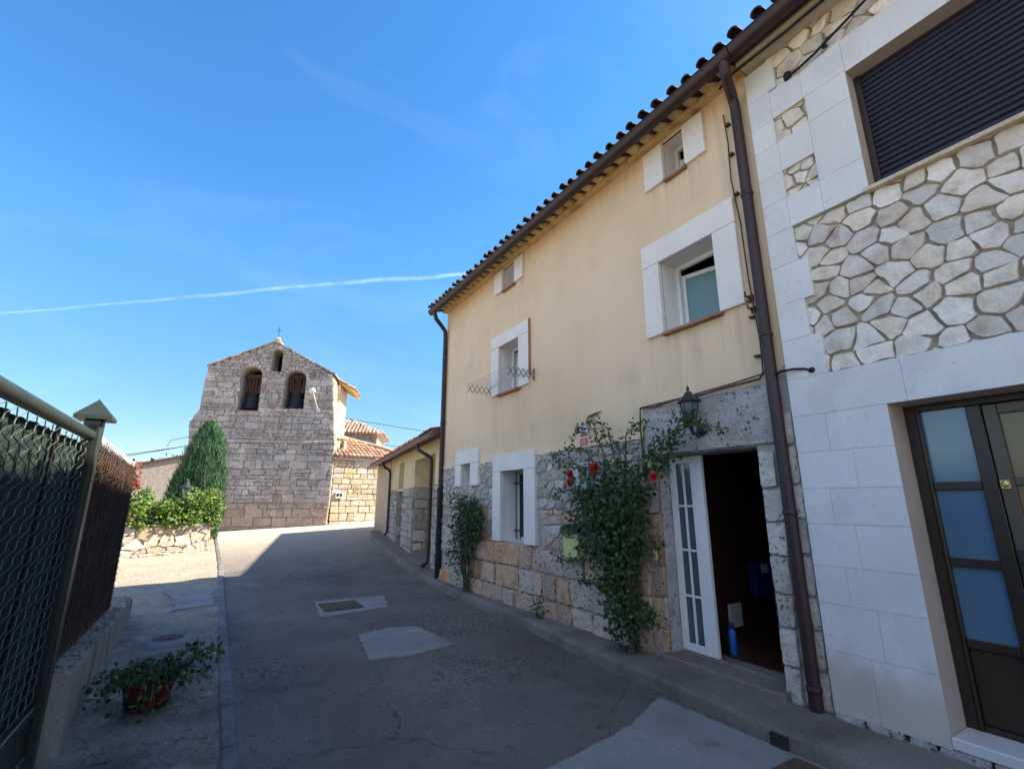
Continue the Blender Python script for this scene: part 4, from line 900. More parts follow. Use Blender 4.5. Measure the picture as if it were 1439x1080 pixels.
w = MB(); w.box(-.03, .0, 7.5, AL, -.1, 3.02); w.box(-.0, 5, AL-.05, AL, -.1, 3.4); w.box(4.95, 5, 0, AL-.06, -.1, 3.5); w.build('far_wall', M['pinkplaster'], annex)
mo = MB(); sheet(mo, 0, 7.5, -.2, 1.99, [(1.15, 3.45, -.2, 1.99), (slot[0], slot[1], -.2, 1.93)], TA)
mo.add([TA(3.45, -.2, 0), TA(3.45, -.2, .85), TA(3.45, 2.0, .85), TA(3.45, 2.0, 0)], [(0, 1, 2, 3)]); mo.add([TA(1.15, -.2, 0), TA(1.15, -.2, .85), TA(1.15, 2.0, .85), TA(1.15, 2.0, 0)], [(0, 1, 2, 3)])
mo.build('base_mortar', M['churchmortar'], annex); mo = MB(); reveal(mo, slot, TA, .55); mo.add([TA(slot[0], -.2, .55), TA(slot[1], -.2, .55), TA(slot[1], 1.93, .55), TA(slot[0], 1.93, .55)], [(0, 1, 2, 3)])
mo.build('doorway_reveal', M['churchmortar'], annex)
sb = MB()
for iv_ in cut((.02, 7.48), [(1.15, 3.45), (slot[0], slot[1])]):
    sb = MB(); brick_rows(sb, .05, 1.97, (.14, .26), (.2, .42), lambda z: [iv_], TA, .035, .010, .012)
    if iv_[1] < 7: sb.build('base_stone', M['annexstone'], annex, True)
sb.build('base_stone', M['annexstone'], annex, True); sb = MB()
brick_rows(sb, .05, 1.98, (.22, .34), (.24, .5), lambda z: [(.02, .84)], lambda a, z, d: (a, 3.45+d, z), .04, .014, .012)
sb.build('jamb_stone', M['annexstone'], annex, True); sb = MB()
brick_rows(sb, .05, 1.92, (.22, .34), (.25, .52), lambda z: [(.02, .53)], lambda a, z, d: (a, slot[1]+d, z), .04, .014, .012)
sb.build('jamb_stone', M['annexstone'], annex, True)
MB().bbox(-.02, .3, slot[0]-.08, slot[1]+.06, 1.925, 1.99, .01).build('lintel', M['paleplaster'], annex)
# roof: monopitch slab with dark red verge, gutter
f = MB(); rs = math.tan(R(16))
f.add([(-.36, -.02, 2.99), (-.36, AL+.1, 2.99), (5.2, AL+.1, 2.99+5.56*rs), (5.2, -.02, 2.99+5.56*rs), (-.36, -.02, 3.10), (-.36, AL+.1, 3.10), (5.2, AL+.1, 3.10+5.56*rs), (5.2, -.02, 3.10+5.56*rs)], [(0, 1, 2, 3), (4, 5, 6, 7), (0, 1, 5, 4), (1, 2, 6, 5), (2, 3, 7, 6), (3, 0, 4, 7)])
tiles(f, (-.34, -.0, 3.08), (0, 1, 0), (math.cos(R(16)), 0, math.sin(R(16))), AL+.1, 5.6, .22, .4, .06)
f.build('roof', M['redfascia'], annex)
f = MB(); gutter(f, -.40, -.02, AL+.15, 2.99, .055); f.build('gutter', M['greygutter'], annex, True)
f = MB(); f.tube([(-.40, 1.35, 2.94), (-.40, 1.35, 2.88), (-.36, 1.30, 2.78), (-.2, 1.22, 2.68), (-.09, 1.18, 2.60), (-.075, 1.18, 2.4), (-.075, 1.18, .42), (-.10, 1.16, .30), (-.22, 1.1, .22)], .042, 10); f.build('downpipe', M['brown'], annex, True)
f = MB(); f.tube([(-.40, 6.95, 2.94), (-.40, 6.95, 2.86), (-.30, 7.05, 2.76), (-.12, 7.18, 2.68), (-.08, 7.2, 2.55), (-.08, 7.2, .62), (-.16, 7.15, .52)], .042, 10); f.build('downpipe', M['brown'], annex, True)

# ================================================================== CHURCH
church = thing('church', 'old stone church with a gabled belfry wall and two arched bell openings', 'church', (4.42, 23.5, 0), R(-22), local=True)
TC = lambda a, z, d: (a, d, z)
Lb = [(-.2, -6.12), (3.6, -6.10), (5.05, -6.26), (5.2, -6.2), (5.72, -5.93), (7.07, -5.90), (7.76, -5.81)]
Rb = [(-.2, .0), (.6, .03), (1.76, .1), (4.3, .1), (6, -.10), (7.6, -.24)]
def bnd(tab, z):
    for (za_, a), (zb_, b) in zip(tab[:-1], tab[1:]):
        if za_ <= z <= zb_: return a+(b-a)*(z-za_)/(zb_-za_)
    return tab[-1][1] if z > tab[-1][0] else tab[0][1]
AP = (-3.02, 9.11)
def lo(z): return bnd(Lb, z) if z < 7.76 else -5.81+(AP[0]+5.81)*(z-7.76)/(AP[1]-7.76)
def hi(z): return bnd(Rb, z) if z < 7.6 else -.24+(AP[0]+.24)*(z-7.6)/(AP[1]-7.6)
arch = [(-4.34, -3.44, 5.74, 7.40), (-2.39, -1.45, 5.86, 7.28), (-3.08, -2.62, 7.58, 8.53)]   # x0, x1, sill, springing
def harch(h, grow=0, n=14):
    x0, x1, z0, zs = h; c = (x0+x1)/2; r = (x1-x0)/2+grow
    return [(x0-grow, z0), (x1+grow, z0)]+[(c+r*math.cos(math.pi*k/n), zs+r*math.sin(math.pi*k/n)) for k in range(n+1)]
outer = [(a, z) for z, a in Lb][::-1]
outer = [(a, z) for z, a in Lb]+[AP]+[(a, z) for z, a in Rb][::-1]
loops = [outer]+[harch(h) for h in arch]
tri = tessellate_polygon([[Vector((p[0], p[1], 0)) for p in lp] for lp in loops])
flatp = [p for lp in loops for p in lp]
f = MB(); f.add([TC(p[0], p[1], 0) for p in flatp], [tuple(t3) for t3 in tri])
for lp in [outer]:
    n = len(lp); f.add([TC(p[0], p[1], 0) for p in lp]+[TC(p[0], p[1], 1.0) for p in lp], [(k, (k+1) % n, n+(k+1) % n, n+k) for k in range(n)])
f.build('facade_mortar', M['churchmortar'], church)
f = MB()
for lp in loops[1:]:
    n = len(lp); f.add([TC(p[0], p[1], -.02) for p in lp]+[TC(p[0], p[1], .95) for p in lp], [(k, (k+1) % n, n+(k+1) % n, n+k) for k in range(n)])
f.build('arch_reveal', M['churchwarm'], church)
f = MB()
def ival(z):
    hs_ = []
    for x0, x1, z0, zs in arch:
        c, r = (x0+x1)/2, (x1-x0)/2; ring = .2 if x1-x0 > .6 else .1
        if z0 <= z < zs: hs_.append((x0, x1))
        elif zs <= z < zs+r+ring: q = math.sqrt(max(0, (r+ring)**2-(z-zs)**2)); hs_.append((c-q, c+q))
    return cut((lo(z)+.0, hi(z)-.0), hs_)
brick_rows(f, .0, 4.22, (.15, .42), (.22, .95), ival, TC, .035, .012, .022, .03)
brick_rows(f, 4.40, 7.35, (.11, .34), (.16, .72), ival, TC, .035, .012, .022, .028)
brick_rows(f, 7.35, 9.06, (.10, .19), (.16, .42), ival, TC, .035, .012, .018, .014)
for x0, x1, z0, zs in arch:
    c, r = (x0+x1)/2, (x1-x0)/2; ring = .2 if r > .3 else .1; nv = 11 if r > .3 else 7
    for k in range(nv):
        q0, q1 = math.pi*k/nv, math.pi*(k+1)/nv
        stone(f, [(c+r*math.cos(q0), zs+r*math.sin(q0)), (c+(r+ring)*math.cos(q0), zs+(r+ring)*math.sin(q0)), (c+(r+ring)*math.cos(q1), zs+(r+ring)*math.sin(q1)), (c+r*math.cos(q1), zs+r*math.sin(q1))], TC, .04, .008, .008)
f.build('facade_stone', M['church'], church, True)
f = MB(); 
for p, q in splits(-6.15, .14, .5, 1.0): f.bbox(p+.004, q-.004, -.09, .1, 4.235, 4.385, .02)
f.build('string_course', M['church'], church)
# gable coping of tiles and brick
f = MB()
for (xa, za_), (xb, zb_) in (((-5.9, 7.76), AP), ((-.12, 7.58), AP)):
    L_ = math.hypot(xb-xa, zb_-za_); n = int(L_/.24)
    for k in range(n+1):
        t0, t1 = k/(n+1), (k+1)/(n+1)
        p, q = (xa+(xb-xa)*t0, za_+(zb_-za_)*t0), (xa+(xb-xa)*t1, za_+(zb_-za_)*t1); j = rnd(-.012, .012)
        f.add([(p[0], -.08, p[1]+j), (q[0], -.08, q[1]+j), (q[0], 1.05, q[1]+j), (p[0], 1.05, p[1]+j), (p[0], -.08, p[1]+.075+j), (q[0], -.08, q[1]+.055+j), (q[0], 1.05, q[1]+.055+j), (p[0], 1.05, p[1]+.075+j)], [(0, 3, 2, 1), (4, 5, 6, 7), (0, 1, 5, 4), (1, 2, 6, 5), (2, 3, 7, 6), (3, 0, 4, 7)])
f.build('gable_coping', M['tile'], church)
# side walls of belfry block
f = MB(); f.box(-.28, -.06, .99, 3.1, -.1, 7.35); f.box(-5.9, -5.6, .99, 3.1, -.1, 7.5); f.box(-5.6, -.28, 2.9, 3.1, -.1, 7.3); f.build('side_wall', M['sunplaster'], church)
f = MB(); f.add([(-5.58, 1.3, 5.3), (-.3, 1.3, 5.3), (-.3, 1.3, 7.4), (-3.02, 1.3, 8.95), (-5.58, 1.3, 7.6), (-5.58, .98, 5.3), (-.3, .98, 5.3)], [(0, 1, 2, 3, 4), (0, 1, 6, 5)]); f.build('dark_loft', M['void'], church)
f = MB(); brick_rows(f, .3, 7.3, (.18, .34), (.25, .55), lambda z: [(.0, .96)], lambda a, z, d: (hi(z)+.0-d, a, z), .03, .012, .014)
brick_rows(f, .3, 5.4, (.18, .34), (.25, .55), lambda z: [(1.0, 3.08)], lambda a, z, d: (-.06-d, a, z), .03, .012, .014); f.build('side_stone', M['churchwarm'], church, True)
# roof of belfry block
sr = math.atan2(AP[1]-7.6, 2.78)
f = MB(); tiles(f, (.62, 1.0, 7.18), (0, 1, 0), (-math.cos(sr), 0, math.sin(sr)), 2.35, 3.9, .22, .38, .085)
f.add([(.60, 1.02, 7.14), (.60, 3.35, 7.14), (-3.02, 3.35, 9.1), (-3.02, 1.02, 9.1), (-6.3, 3.35, 7.4), (-6.3, 1.02, 7.4)], [(0, 1, 2, 3), (3, 2, 4, 5)]); f.build('roof', M['tile'], church)
f = MB()
for k in range(11): y = 1.12+k*.205; f.tube([(.58, y, 7.13), (-.2, y, 7.55)], [.07, .06], 8)
f.build('eave_course', M['eavetile'], church, True)
# pinnacle and cross
f = MB(); f.bbox(-3.25, -2.8, .05, .5, 9.1, 9.2, .02); f.lathe([(.09, 9.2), (.07, 9.25), (.12, 9.3), (.14, 9.36), (.1, 9.42), (.03, 9.46)], (-3.02, .27, 0), 14); f.build('finial', M['churchwarm'], church, True)
f = MB(); f.tube([(-3.02, .27, 9.44), (-3.02, .27, 10.0)], .014, 6); f.tube([(-3.17, .27, 9.83), (-2.87, .27, 9.83)], .013, 6); f.build('cross', M['iron'], church)
# chapel on the right, local transform helper (own azimuth)
def CH(x, y, z):           # chapel coords (world based at (4.75,23.6), az 82) -> church local
    a2 = R(82); wx, wy = 4.75+x*math.sin(a2)-y*math.cos(a2), 23.6+x*math.cos(a2)+y*math.sin(a2)
    dx, dy = wx-4.42, wy-23.5; c, s = math.cos(R(22)), math.sin(R(22)); return (c*dx-s*dy, s*dx+c*dy, z)
f = MB(); f.T = CH; f.box(-.1, 4.5, .03, 3.5, .0, 3.6); f.build('chapel_mortar', M['churchmortar'], church)
f = MB(); brick_rows(f, .4, 3.55, (.20, .36), (.28, .65), lambda z: [(-.15, 4.5)], lambda a, z, d: CH(a, d, z), .03, .012, .014); f.build('chapel_stone', M['churchwarm'], church, True)
f = MB(); f.T = CH; f.bbox(-.2, 4.5, -.14, .02, 3.55, 3.68, .02); f.build('chapel_cornice', M['churchwarm'], church)
f = MB(); f.T = CH; chs = R(27)
tiles(f, (-.2, -.28, 3.70), (1, 0, 0), (0, math.cos(chs), math.sin(chs)), 4.6, 3.0, .21, .36, .08, clip=lambda a, s: s < 2.9-(a-.6)*.9)
f.add([(-.2, -.2, 3.69), (4.4, -.2, 3.69), (2.6, 1.0, 4.32), (-.2, 2.35, 5.0), (.5, 2.35, 5.0)], [(0, 1, 2, 4, 3)]); f.build('chapel_roof', M['tile'], church)
f = MB(); f.T = CH; f.tube([(.4, 2.2, 5.02), (1.4, 1.75, 4.72), (2.6, 1.0, 4.38), (3.4, .4, 4.05)], .09, 8); f.build('hip_ridge', M['tile'], church, True)
f = MB(); f.T = CH; f.bbox(.02, .18, .35, .7, 4.0, 4.55, .02); f.bbox(.36, .5, .35, .7, 4.0, 4.5, .02); f.bbox(.0, .55, .3, .75, 4.56, 4.68, .02); f.build('roof_opening', M['sunplaster'], church)
# tower behind
def TW(x, y, z):
    wx, wy = 8.35, 30.1; dx, dy = wx-4.42, wy-23.5; c, s = math.cos(R(22)), math.sin(R(22)); return (c*dx-s*dy+x, s*dx+c*dy+y, z)
f = MB(); f.T = TW; f.box(-4, 0, .02, 4, 0, 5.80); f.build('tower_wall', M['sunplaster'], church)
f = MB(); brick_rows(f, 3.4, 5.75, (.2, .32), (.3, .6), lambda z: [(-4, 0)], lambda a, z, d: TW(a, d, z), .03, .012, .014); f.build('tower_stone', M['church'], church, True)
f = MB(); f.T = TW
f.add([(-4.3, -.35, 5.78), (.35, -.35, 5.78), (.35, 4.3, 5.78), (-4.3, 4.3, 5.78), (-2, 2, 6.95)], [(0, 1, 4), (1, 2, 4), (2, 3, 4), (3, 0, 4), (0, 3, 2, 1)])
hsl = math.atan2(1.17, 2.35)
tiles(f, (-4.3, -.37, 5.80), (1, 0, 0), (0, math.cos(hsl), math.sin(hsl)), 4.65, 2.6, .22, .36, .08, clip=lambda a, s: s < 2.6*min(a, 4.65-a)/2.3)
tiles(f, (.37, -.35, 5.80), (0, 1, 0), (-math.cos(hsl), 0, math.sin(hsl)), 4.65, 2.6, .22, .36, .08, clip=lambda a, s: s < 2.6*min(a, 4.65-a)/2.3)
f.build('tower_roof', M['tile'], church)
# bells (each its own thing)
def bell(cx, zb, lab):
    c, s = math.cos(R(-22)), math.sin(R(-22)); P = (4.42+c*cx-s*.45, 23.5+s*cx+c*.45, zb)
    b = thing('church_bell', lab, 'bell', P, R(-22), 'bells in the belfry wall', local=True)
    MB().lathe([(.0, .82), (.14, .81), (.28, .76), (.32, .64), (.335, .45), (.37, .25), (.405, .10), (.445, .02), (.435, 0), (.36, .0), (.30, .2), (.2, .7), (0, .74)], (0, 0, .0), 28, False).build('bell_body', M['bell'], b, True)
    y = MB()
    y.bbox(-.40, .40, -.08, .08, 1.52, 1.64, .01); y.bbox(-.24, .24, -.08, .08, .80, .90, .01)
    for q in (-.27, -.09, .09, .27): y.add([(q*.7-.045, -.05, .905), (q*.7+.045, -.05, .905), (q+.05, -.05, 1.515), (q-.05, -.05, 1.515), (q*.7-.045, .05, .905), (q*.7+.045, .05, .905), (q+.05, .05, 1.515), (q-.05, .05, 1.515)], [(0, 1, 2, 3), (4, 7, 6, 5), (0, 4, 5, 1), (1, 5, 6, 2), (2, 6, 7, 3), (3, 7, 4, 0)])
    y.build('yoke', M['wood'], b)
    k = MB(); k.bbox(-.43, .43, -.11, .11, 1.645, 1.70, .01); k.tube([(-.26, -.11, .80), (-.40, -.10, 1.62)], .028, 6); k.tube([(.26, -.11, .80), (.40, -.10, 1.62)], .028, 6)
    for q in (-.12, 0, .12): k.tube([(q*.7, -.105, .84), (q, -.09, 1.6)], .014, 6)
    k.build('yoke_strap', M['rust'], b)
    MB().tube([(0, 0, .6), (0, 0, .05), (0, 0, -.03)], [.015, .02, .045], 8).build('clapper', M['iron'], b)
bell(-3.87, 5.84, 'dark church bell hanging in the arched opening farther from the floodlight')
bell(-1.90, 5.92, 'dark church bell hanging in the arched opening nearer the white floodlight')
def CW(x, y, z): c, s = math.cos(R(-22)), math.sin(R(-22)); return (4.42+c*x-s*y, 23.5+s*x+c*y, z)
t = thing('floodlight', 'round white floodlight on a thin arm on the church belfry wall', 'floodlight', CW(-.9, -.05, 5.8))
f = MB(); f.tube([CW(-.78, -.03, 5.82), CW(-.80, -.15, 5.95), CW(-.9, -.25, 6.3), CW(-1.0, -.3, 6.6)], .022, 8); f.build('arm', M['white_lamp'], t, True)
f = MB(); f.T = lambda x, y, z: CW(-1.04+x, -.3-z, 6.7+y); f.lathe([(0, -.12), (.08, -.1), (.14, -.02), (.15, .06), (.12, .08), (0, .09)], (0, 0, 0), 20); f.build('lamp_head', M['white_lamp'], t, True)
f = MB(); f.box(-.1, .1, -.1, .1, -.1, .1); f.v = [CW(-.78+p[0]*.8, -.06+p[1]*.5, 5.82+p[2]) for p in f.v]; f.build('junction_box', M['meter'], t)
t = thing('utility_box', 'white electric box with two dark doors on the warm chapel wall', 'utility box', (4.95, 23.5, 1.8))
c2w = lambda x, y, z: (4.75+x*math.sin(R(82))-y*math.cos(R(82)), 23.6+x*math.cos(R(82))+y*math.sin(R(82)), z)
f = MB(); f.T = c2w; f.bbox(.02, .36, -.12, -.03, 1.78, 2.06, .01); f.build('case', M['paper'], t)
for x in (.06, .21):
    f = MB(); f.T = c2w; f.bbox(x, x+.11, -.135, -.121, 1.85, 2.0, .004); f.build('little_door', M['iron'], t)
def catenary(a, b, sag, n=16): a, b = Vector(a), Vector(b); return [a.lerp(b, k/n)-Vector((0, 0, sag*4*(k/n)*(1-k/n))) for k in range(n+1)]
o = MB().tube(catenary((-1.2, 25.2, 4.02), (-9, 24.5, 2.3), .15), .016, 5).tube(catenary((-1.2, 25.1, 4.0), (-9, 24.3, 2.45), .12), .010, 5).tube([(-1.25, 25.2, 4.4), (-1.9, 25.1, 4.18), (-2.0, 25.1, 3.92)], .012, 5).build('overhead_cable', M['cable']); tag(o, 'black overhead wires leaving the church wall behind the cypress', 'cable')
o = MB().tube(catenary((5.19, 25.9, 5.95), (16, 24.5, 5.2), .15), .016, 5).build('overhead_cable', M['cable']); tag(o, 'single overhead wire crossing the sky right of the church', 'cable')
o = MB().tube(catenary((9.3, 31.5, 5.3), (20, 31, 4.9), .1), .016, 5).build('overhead_cable', M['cable']); tag(o, 'short overhead wire from the rear tower behind the outbuilding roof', 'cable')

# ================================================================== LOW WALL, HEDGE, CYPRESS, LANTERN
wallA, wallB = Vector((-3.2, 17.05)), Vector((-.02, 17.95)); wdv = (wallB-wallA).normalized(); wnv = Vector((wdv.y, -wdv.x)); WL = (wallB-wallA).length
low = thing('garden_wall', 'low garden wall of irregular warm stones under the bright vine', 'wall', (-1.6, 17.5, 0))
TL = lambda a, z, d: (*(wallA+wdv*a-wnv*d), z)
f = MB(); f.add([TL(0, -.1, 0), TL(WL, -.1, 0), TL(WL, .97, 0), TL(0, .97, 0), TL(0, -.1, .45), TL(WL, -.1, .45), TL(WL, .97, .45), TL(0, .97, .45)], [(0, 1, 2, 3), (1, 5, 6, 2), (4, 5, 6, 7), (3, 2, 6, 7), (0, 4, 7, 3)]); f.build('mortar', M['warmmortar'], low)
f = MB()
for poly in voronoi(0, WL, .05, .97, .38, .30): stone(f, poly, TL, .05, .008, .03, 4)
for poly in voronoi(-.02, .45, .05, .97, .25, .22): stone(f, poly, lambda a, z, d: (*(wallA+wdv*(WL-d)-wnv*a), z), .06, .012, .02, 3)
for k in range(9): a = WL-rnd(0, 1.2); q = rnd(.08, .16); stone(f, [(a-q, .1), (a+q, .1), (a+q, .1+q), (a-q, .1+q)], lambda a_, z, d: TL(a_, z, d-rnd(.05, .1)), .08, .01, .03)
f.build('stones', M['wallstone'], low, True)
# fallen stones at the foot
def ellip(mb, P, r, seed): 
    vs = []; n, m = 10, 6
    for j in range(m+1):
        for i in range(n):
            th, ph = math.pi*j/m, 2*math.pi*i/n; d = Vector((math.sin(th)*math.cos(ph), math.sin(th)*math.sin(ph), math.cos(th)))
            k = 1+.35*noise.noise(d*1.5+Vector((seed, 0, 0))); vs.append(Vector(P)+Vector((d.x*r[0]*k, d.y*r[1]*k, d.z*r[2]*k)))
    mb.add(vs, [(j*n+i, j*n+(i+1) % n, (j+1)*n+(i+1) % n, (j+1)*n+i) for j in range(m) for i in range(n)])
f = MB()
for k in range(60):
    a = WL*rnd(.45, 1.03); p = wallA+wdv*a+wnv*rnd(.03, .45); r = rnd(.02, .09); ellip(f, (p.x, p.y, gz(p.x, p.y)+r*.3), (r, r*.9, r*.6), k*7.1)
o = f.build('fallen_stones', M['wallstone'], None, True); o['kind'] = 'stuff'; o['label'] = 'loose pale stones lying at the foot of the garden wall'
def rdir(): 
    while True:
        v = Vector((rnd(-1, 1), rnd(-1, 1), rnd(-1, 1)))
        if .05 < v.length < 1: return v.normalized()
t = thing('garden_vine', 'bright green leafy vine spilling over the low garden wall', 'vine', (-.9, 18, .95))
lf = MB(); rl = MB()
cl = []
for k in range(85):
    a = rnd(.75, WL+.12); zc = rnd(.98, 1.72); d = rnd(-.2, .55)
    if a > WL-.35 and rnd(0, 1) < .5: zc = rnd(1.1, 1.95)
    cl.append((Vector(TL(a, zc, d)), rnd(.16, .30)))
for a, zc, d in ((WL+.1, 1.75, .1), (WL-.1, 1.9, .2), (WL+.15, 1.45, 0), (.95, 1.95, .1), (1.2, 1.85, .2), (WL-.5, 1.85, .25), (1.6, 1.8, .2), (WL+.12, 1.2, .15)): cl.append((Vector(TL(a, zc, d)), .2))
for c, r in cl:
    for k in range(95):
        d = rdir(); p = c+d*r*rnd(.55, 1.05); nn = (d+Vector((wnv.x*.4, wnv.y*.4, .7))+rdir()*.6).normalized()
        s_ = rnd(.05, .085); lf.leaf(p, (d*.5+rdir()+Vector((0, 0, -.4))), nn, s_*1.3, s_*.55)
for k in range(7):
    c = Vector(TL(rnd(.9, 1.5), rnd(1.95, 2.2), .1))
    for _ in range(28): d = rdir(); rl.leaf(c+d*rnd(.02, .16), rdir(), d, .08, .03)
for c_ in ((1.0, 1.1), (1.25, 1.2), (1.05, 1.25)):
    for _ in range(14): d = rdir(); rl.leaf(Vector(TL(c_[0], c_[1], -.32))+d*rnd(.02, .12), rdir(), d, .08, .03)
lf.build('foliage', M['hedge'], t, weld=True); rl.build('red_leaves', M['redleaf'], t, weld=True)
sm_ = MB()
for k in range(9):
    a = rnd(.8, WL-.1); p0, p1 = Vector(TL(a, .85, .2)), Vector(TL(a+rnd(-.3, .3), rnd(1.5, 1.8), rnd(-.05, .4))); sm_.tube([p0, p0.lerp(p1, .5)+Vector((rnd(-.1, .1), rnd(-.1, .1), 0)), p1], [.022, .015, .006], 6)
sm_.build('stems', M['stem'], t, True)
t = thing('garden_lamp', 'black garden lamp with a hooded top rising above the vine', 'lamp', (-.78, 18.5, .3))
MB().tube([(-.78, 18.5, .15), (-.78, 18.5, 1.80)], .03, 10).build('pole', M['iron'], t, True)
MB().lathe([(.06, 1.72), (.07, 1.74), (.12, 1.93), (.11, 1.94)], (-.78, 18.5, .08), 6).build('glass', M['lampglass'], t)
MB().lathe([(.19, 1.94), (.195, 1.96), (.12, 2.03), (.06, 2.09), (.05, 2.12), (.02, 2.14), (.025, 2.17), (0, 2.22)], (-.78, 18.5, .08), 8).build('hood', M['iron'], t)
# cypress
t = thing('cypress_tree', 'dense dark green conifer leaning broad in front of the church wall', 'tree', (-.5, 20, .2))
MB().tube([(-.5, 20, .1), (-.48, 20, 1.2), (-.42, 20, 2.6), (-.38, 20, 3.6)], [.13, .1, .06, .02], 8).build('trunk', M['stem'], t, True)
lobes = [(-.50, 20, .25, 4.30, .84, .02), (-.15, 19.75, .3, 4.0, .44, -.03), (-.92, 19.7, .25, 3.4, .46, .04), (-1.15, 20.1, .25, 2.7, .36, .03), (.08, 19.95, .3, 3.0, .34, -.03), (-.45, 19.55, .3, 3.7, .36, .0)]
cy = MB()
for (x, y, z0, z1, r, lean) in lobes:
    for k in range(int(3300*r/.5)):
        u = rnd(0, 1)**.85; z = z0+(z1-z0)*u
        prof = (math.sin(min(1, (u+.12)*1.15)*math.pi*.5)**.6)*(1-u**3.0)**.62
        q = rnd(0, 2*math.pi); rr = r*prof*(rnd(.70, 1.05)+.26*nz(math.cos(q)*2+x*5, math.sin(q)*2, z*2.2))
        p = Vector((x+lean*(u*4)+rr*math.cos(q)*1.0, y+rr*math.sin(q), z)); d = Vector((math.cos(q)*.35, math.sin(q)*.35, 1))+rdir()*.35
        o_ = Vector((math.cos(q), math.sin(q), .25))+rdir()*.5; L_ = rnd(.09, .25)
        cy.leaf(p, d, o_, L_, rnd(.012, .026))
cy.build('crown', M['cyp'], t, weld=True)
# far house + far trees at the left
t = thing('far_house', 'distant stone building with a sloping tiled roof beyond the cypress', 'house', (-4, 45, 1))
f = MB(); f.box(-8.5, -1.5, 45, 51, .3, 3.4); f.add([(-8.5, 45, 3.39), (-1.5, 45, 3.39), (-1.5, 45, 5.2), (-8.5, 44.999, 3.41)], [(0, 1, 2, 3)]); f.build('wall', M['churchmortar'], t)
f = MB(); f.add([(-9, 44.8, 3.25), (-1.3, 44.8, 5.25), (-1.3, 51, 5.25), (-9, 51, 3.25), (-9, 44.8, 3.42), (-1.3, 44.8, 5.42), (-1.3, 51, 5.42), (-9, 51, 3.42)], [(0, 3, 2, 1), (4, 5, 6, 7), (0, 1, 5, 4), (1, 2, 6, 5), (2, 3, 7, 6), (3, 0, 4, 7)]); f.build('roof', M['darktile'], t)
t0 = None
def far_tree(x, y, s, lab):
    t = thing('far_tree', lab, 'tree', (x, y, gz(x, y)), 0, 'small trees on the skyline', local=True)
    MB().tube([(0, 0, -.1), (0, 0, s*.6)], [s*.05, s*.02], 6).build('trunk', M['stem'], t)
    c = MB()
    for k in range(420):
        d = rdir(); p = Vector((d.x*s*.42, d.y*s*.42, s*.62+d.z*s*.38))*1.0; p = p+rdir()*s*.12*rnd(0, 1); c.leaf(p, rdir(), d, s*.11, s*.045)
    c.build('crown', M['leaf'], t, weld=True)
far_tree(-10.2, 112, 8.0, 'small rounded tree on the skyline between fence and cypress, nearer the fence'); far_tree(-7.6, 112, 9.0, 'small rounded tree on the skyline just over the far stone roof'); far_tree(-15, 115, 6.5, 'low tree on the skyline hidden mostly behind the fence top')

# a belt of trees far across the fields west of the lane (seen in the door glass)
tb = MB()
for k in range(22):
    c = Vector((-70+rnd(-6, 6), -30+k*4.2+rnd(-1.5, 1.5), 0)); hh = rnd(3.0, 6.5)
    for q in range(170):
        d = rdir(); p = c+Vector((d.x*hh*.5, d.y*hh*.5, hh*.55+d.z*hh*.45))*1.0; tb.leaf(p+rdir()*.3, rdir(), d, hh*.14, hh*.06)
o = tb.build('far_woodland', M['leaf'], None, weld=True); o['kind'] = 'stuff'; o['label'] = 'belt of trees across the fields'
# ================================================================== FENCES
FX = -.80
t = thing('fence_post', 'square green metal post with a pyramid cap between the two fences', 'fence post', (FX, 4.45, 0))
f = MB(); f.bbox(FX-.052, FX+.052, 4.39, 4.50, -.05, 2.17, .008); f.build('post', M['fgreen'], t)
f = MB(); f.box(FX-.022, FX+.022, 4.380, 4.3895, .0, 2.13); f.build('rubber_seal', M['blackpipe'], t)
f = MB(); q = .105; f.add([(FX-q, 4.45-q, 2.17), (FX+q, 4.45-q, 2.17), (FX+q, 4.45+q, 2.17), (FX-q, 4.45+q, 2.17), (FX-q, 4.45-q, 2.195), (FX+q, 4.45-q, 2.195), (FX+q, 4.45+q, 2.195), (FX-q, 4.45+q, 2.195), (FX, 4.45, 2.325)], [(0, 3, 2, 1), (0, 1, 5, 4), (1, 2, 6, 5), (2, 3, 7, 6), (3, 0, 4, 7), (4, 5, 8), (5, 6, 8), (6, 7, 8), (7, 4, 8)]); f.build('cap', M['fgreen'], t)
def chain(mb, x, y0, y1, z0f, z1f, cell=.062, r=.0026, wav=.008):
    n = int((y1-y0)/cell)
    for i in range(n+1):
        yc = y0+i*cell; pts = []; z = z0f(yc); s = 1 if i % 2 else -1; k = 0
        while z < z1f(yc):
            pts.append((x+wav*(1 if k % 2 else -1), yc+s*cell*.5*(1 if k % 2 else -1)*1.02, z)); z += cell*.56; k += 1
        if len(pts) > 1: mb.tube(pts, r, 4, False)
gate = thing('chain_link_gate', 'green tubular gate panel of chain link backed by a dark screen', 'gate', (FX, 3, 0))
MB().tube([(FX, -1.2, 2.055), (FX, 4.385, 2.055)], .037, 14).build('top_rail', M['fgreen'], gate, True)
f = MB(); chain(f, FX+.005, -1.0, 4.36, lambda y: .40, lambda y: 2.02, .070, .0028); f.build('mesh', M['mesh'], gate, True)
f = MB()
n = 110
for i in range(n): 
    a, b = -1.2+5.60*i/n, -1.2+5.60*(i+1)/n; top = 2.005+.012*nz(a*3, 1)
    f.add([(FX-.05+.012*math.sin(a*30), a, .3), (FX-.05+.012*math.sin(b*30), b, .3), (FX-.05+.012*math.sin(b*30), b, top), (FX-.05+.012*math.sin(a*30), a, top)], [(0, 1, 2, 3)])
f.build('screen', M['screen'], gate, True, weld=True)
for y in (3.72, 1.6, -.6): MB().tube([(FX-.025, y, .25), (FX-.025, y, 2.03)], .014, 8).build('pole', M['blackpipe'], gate, True)
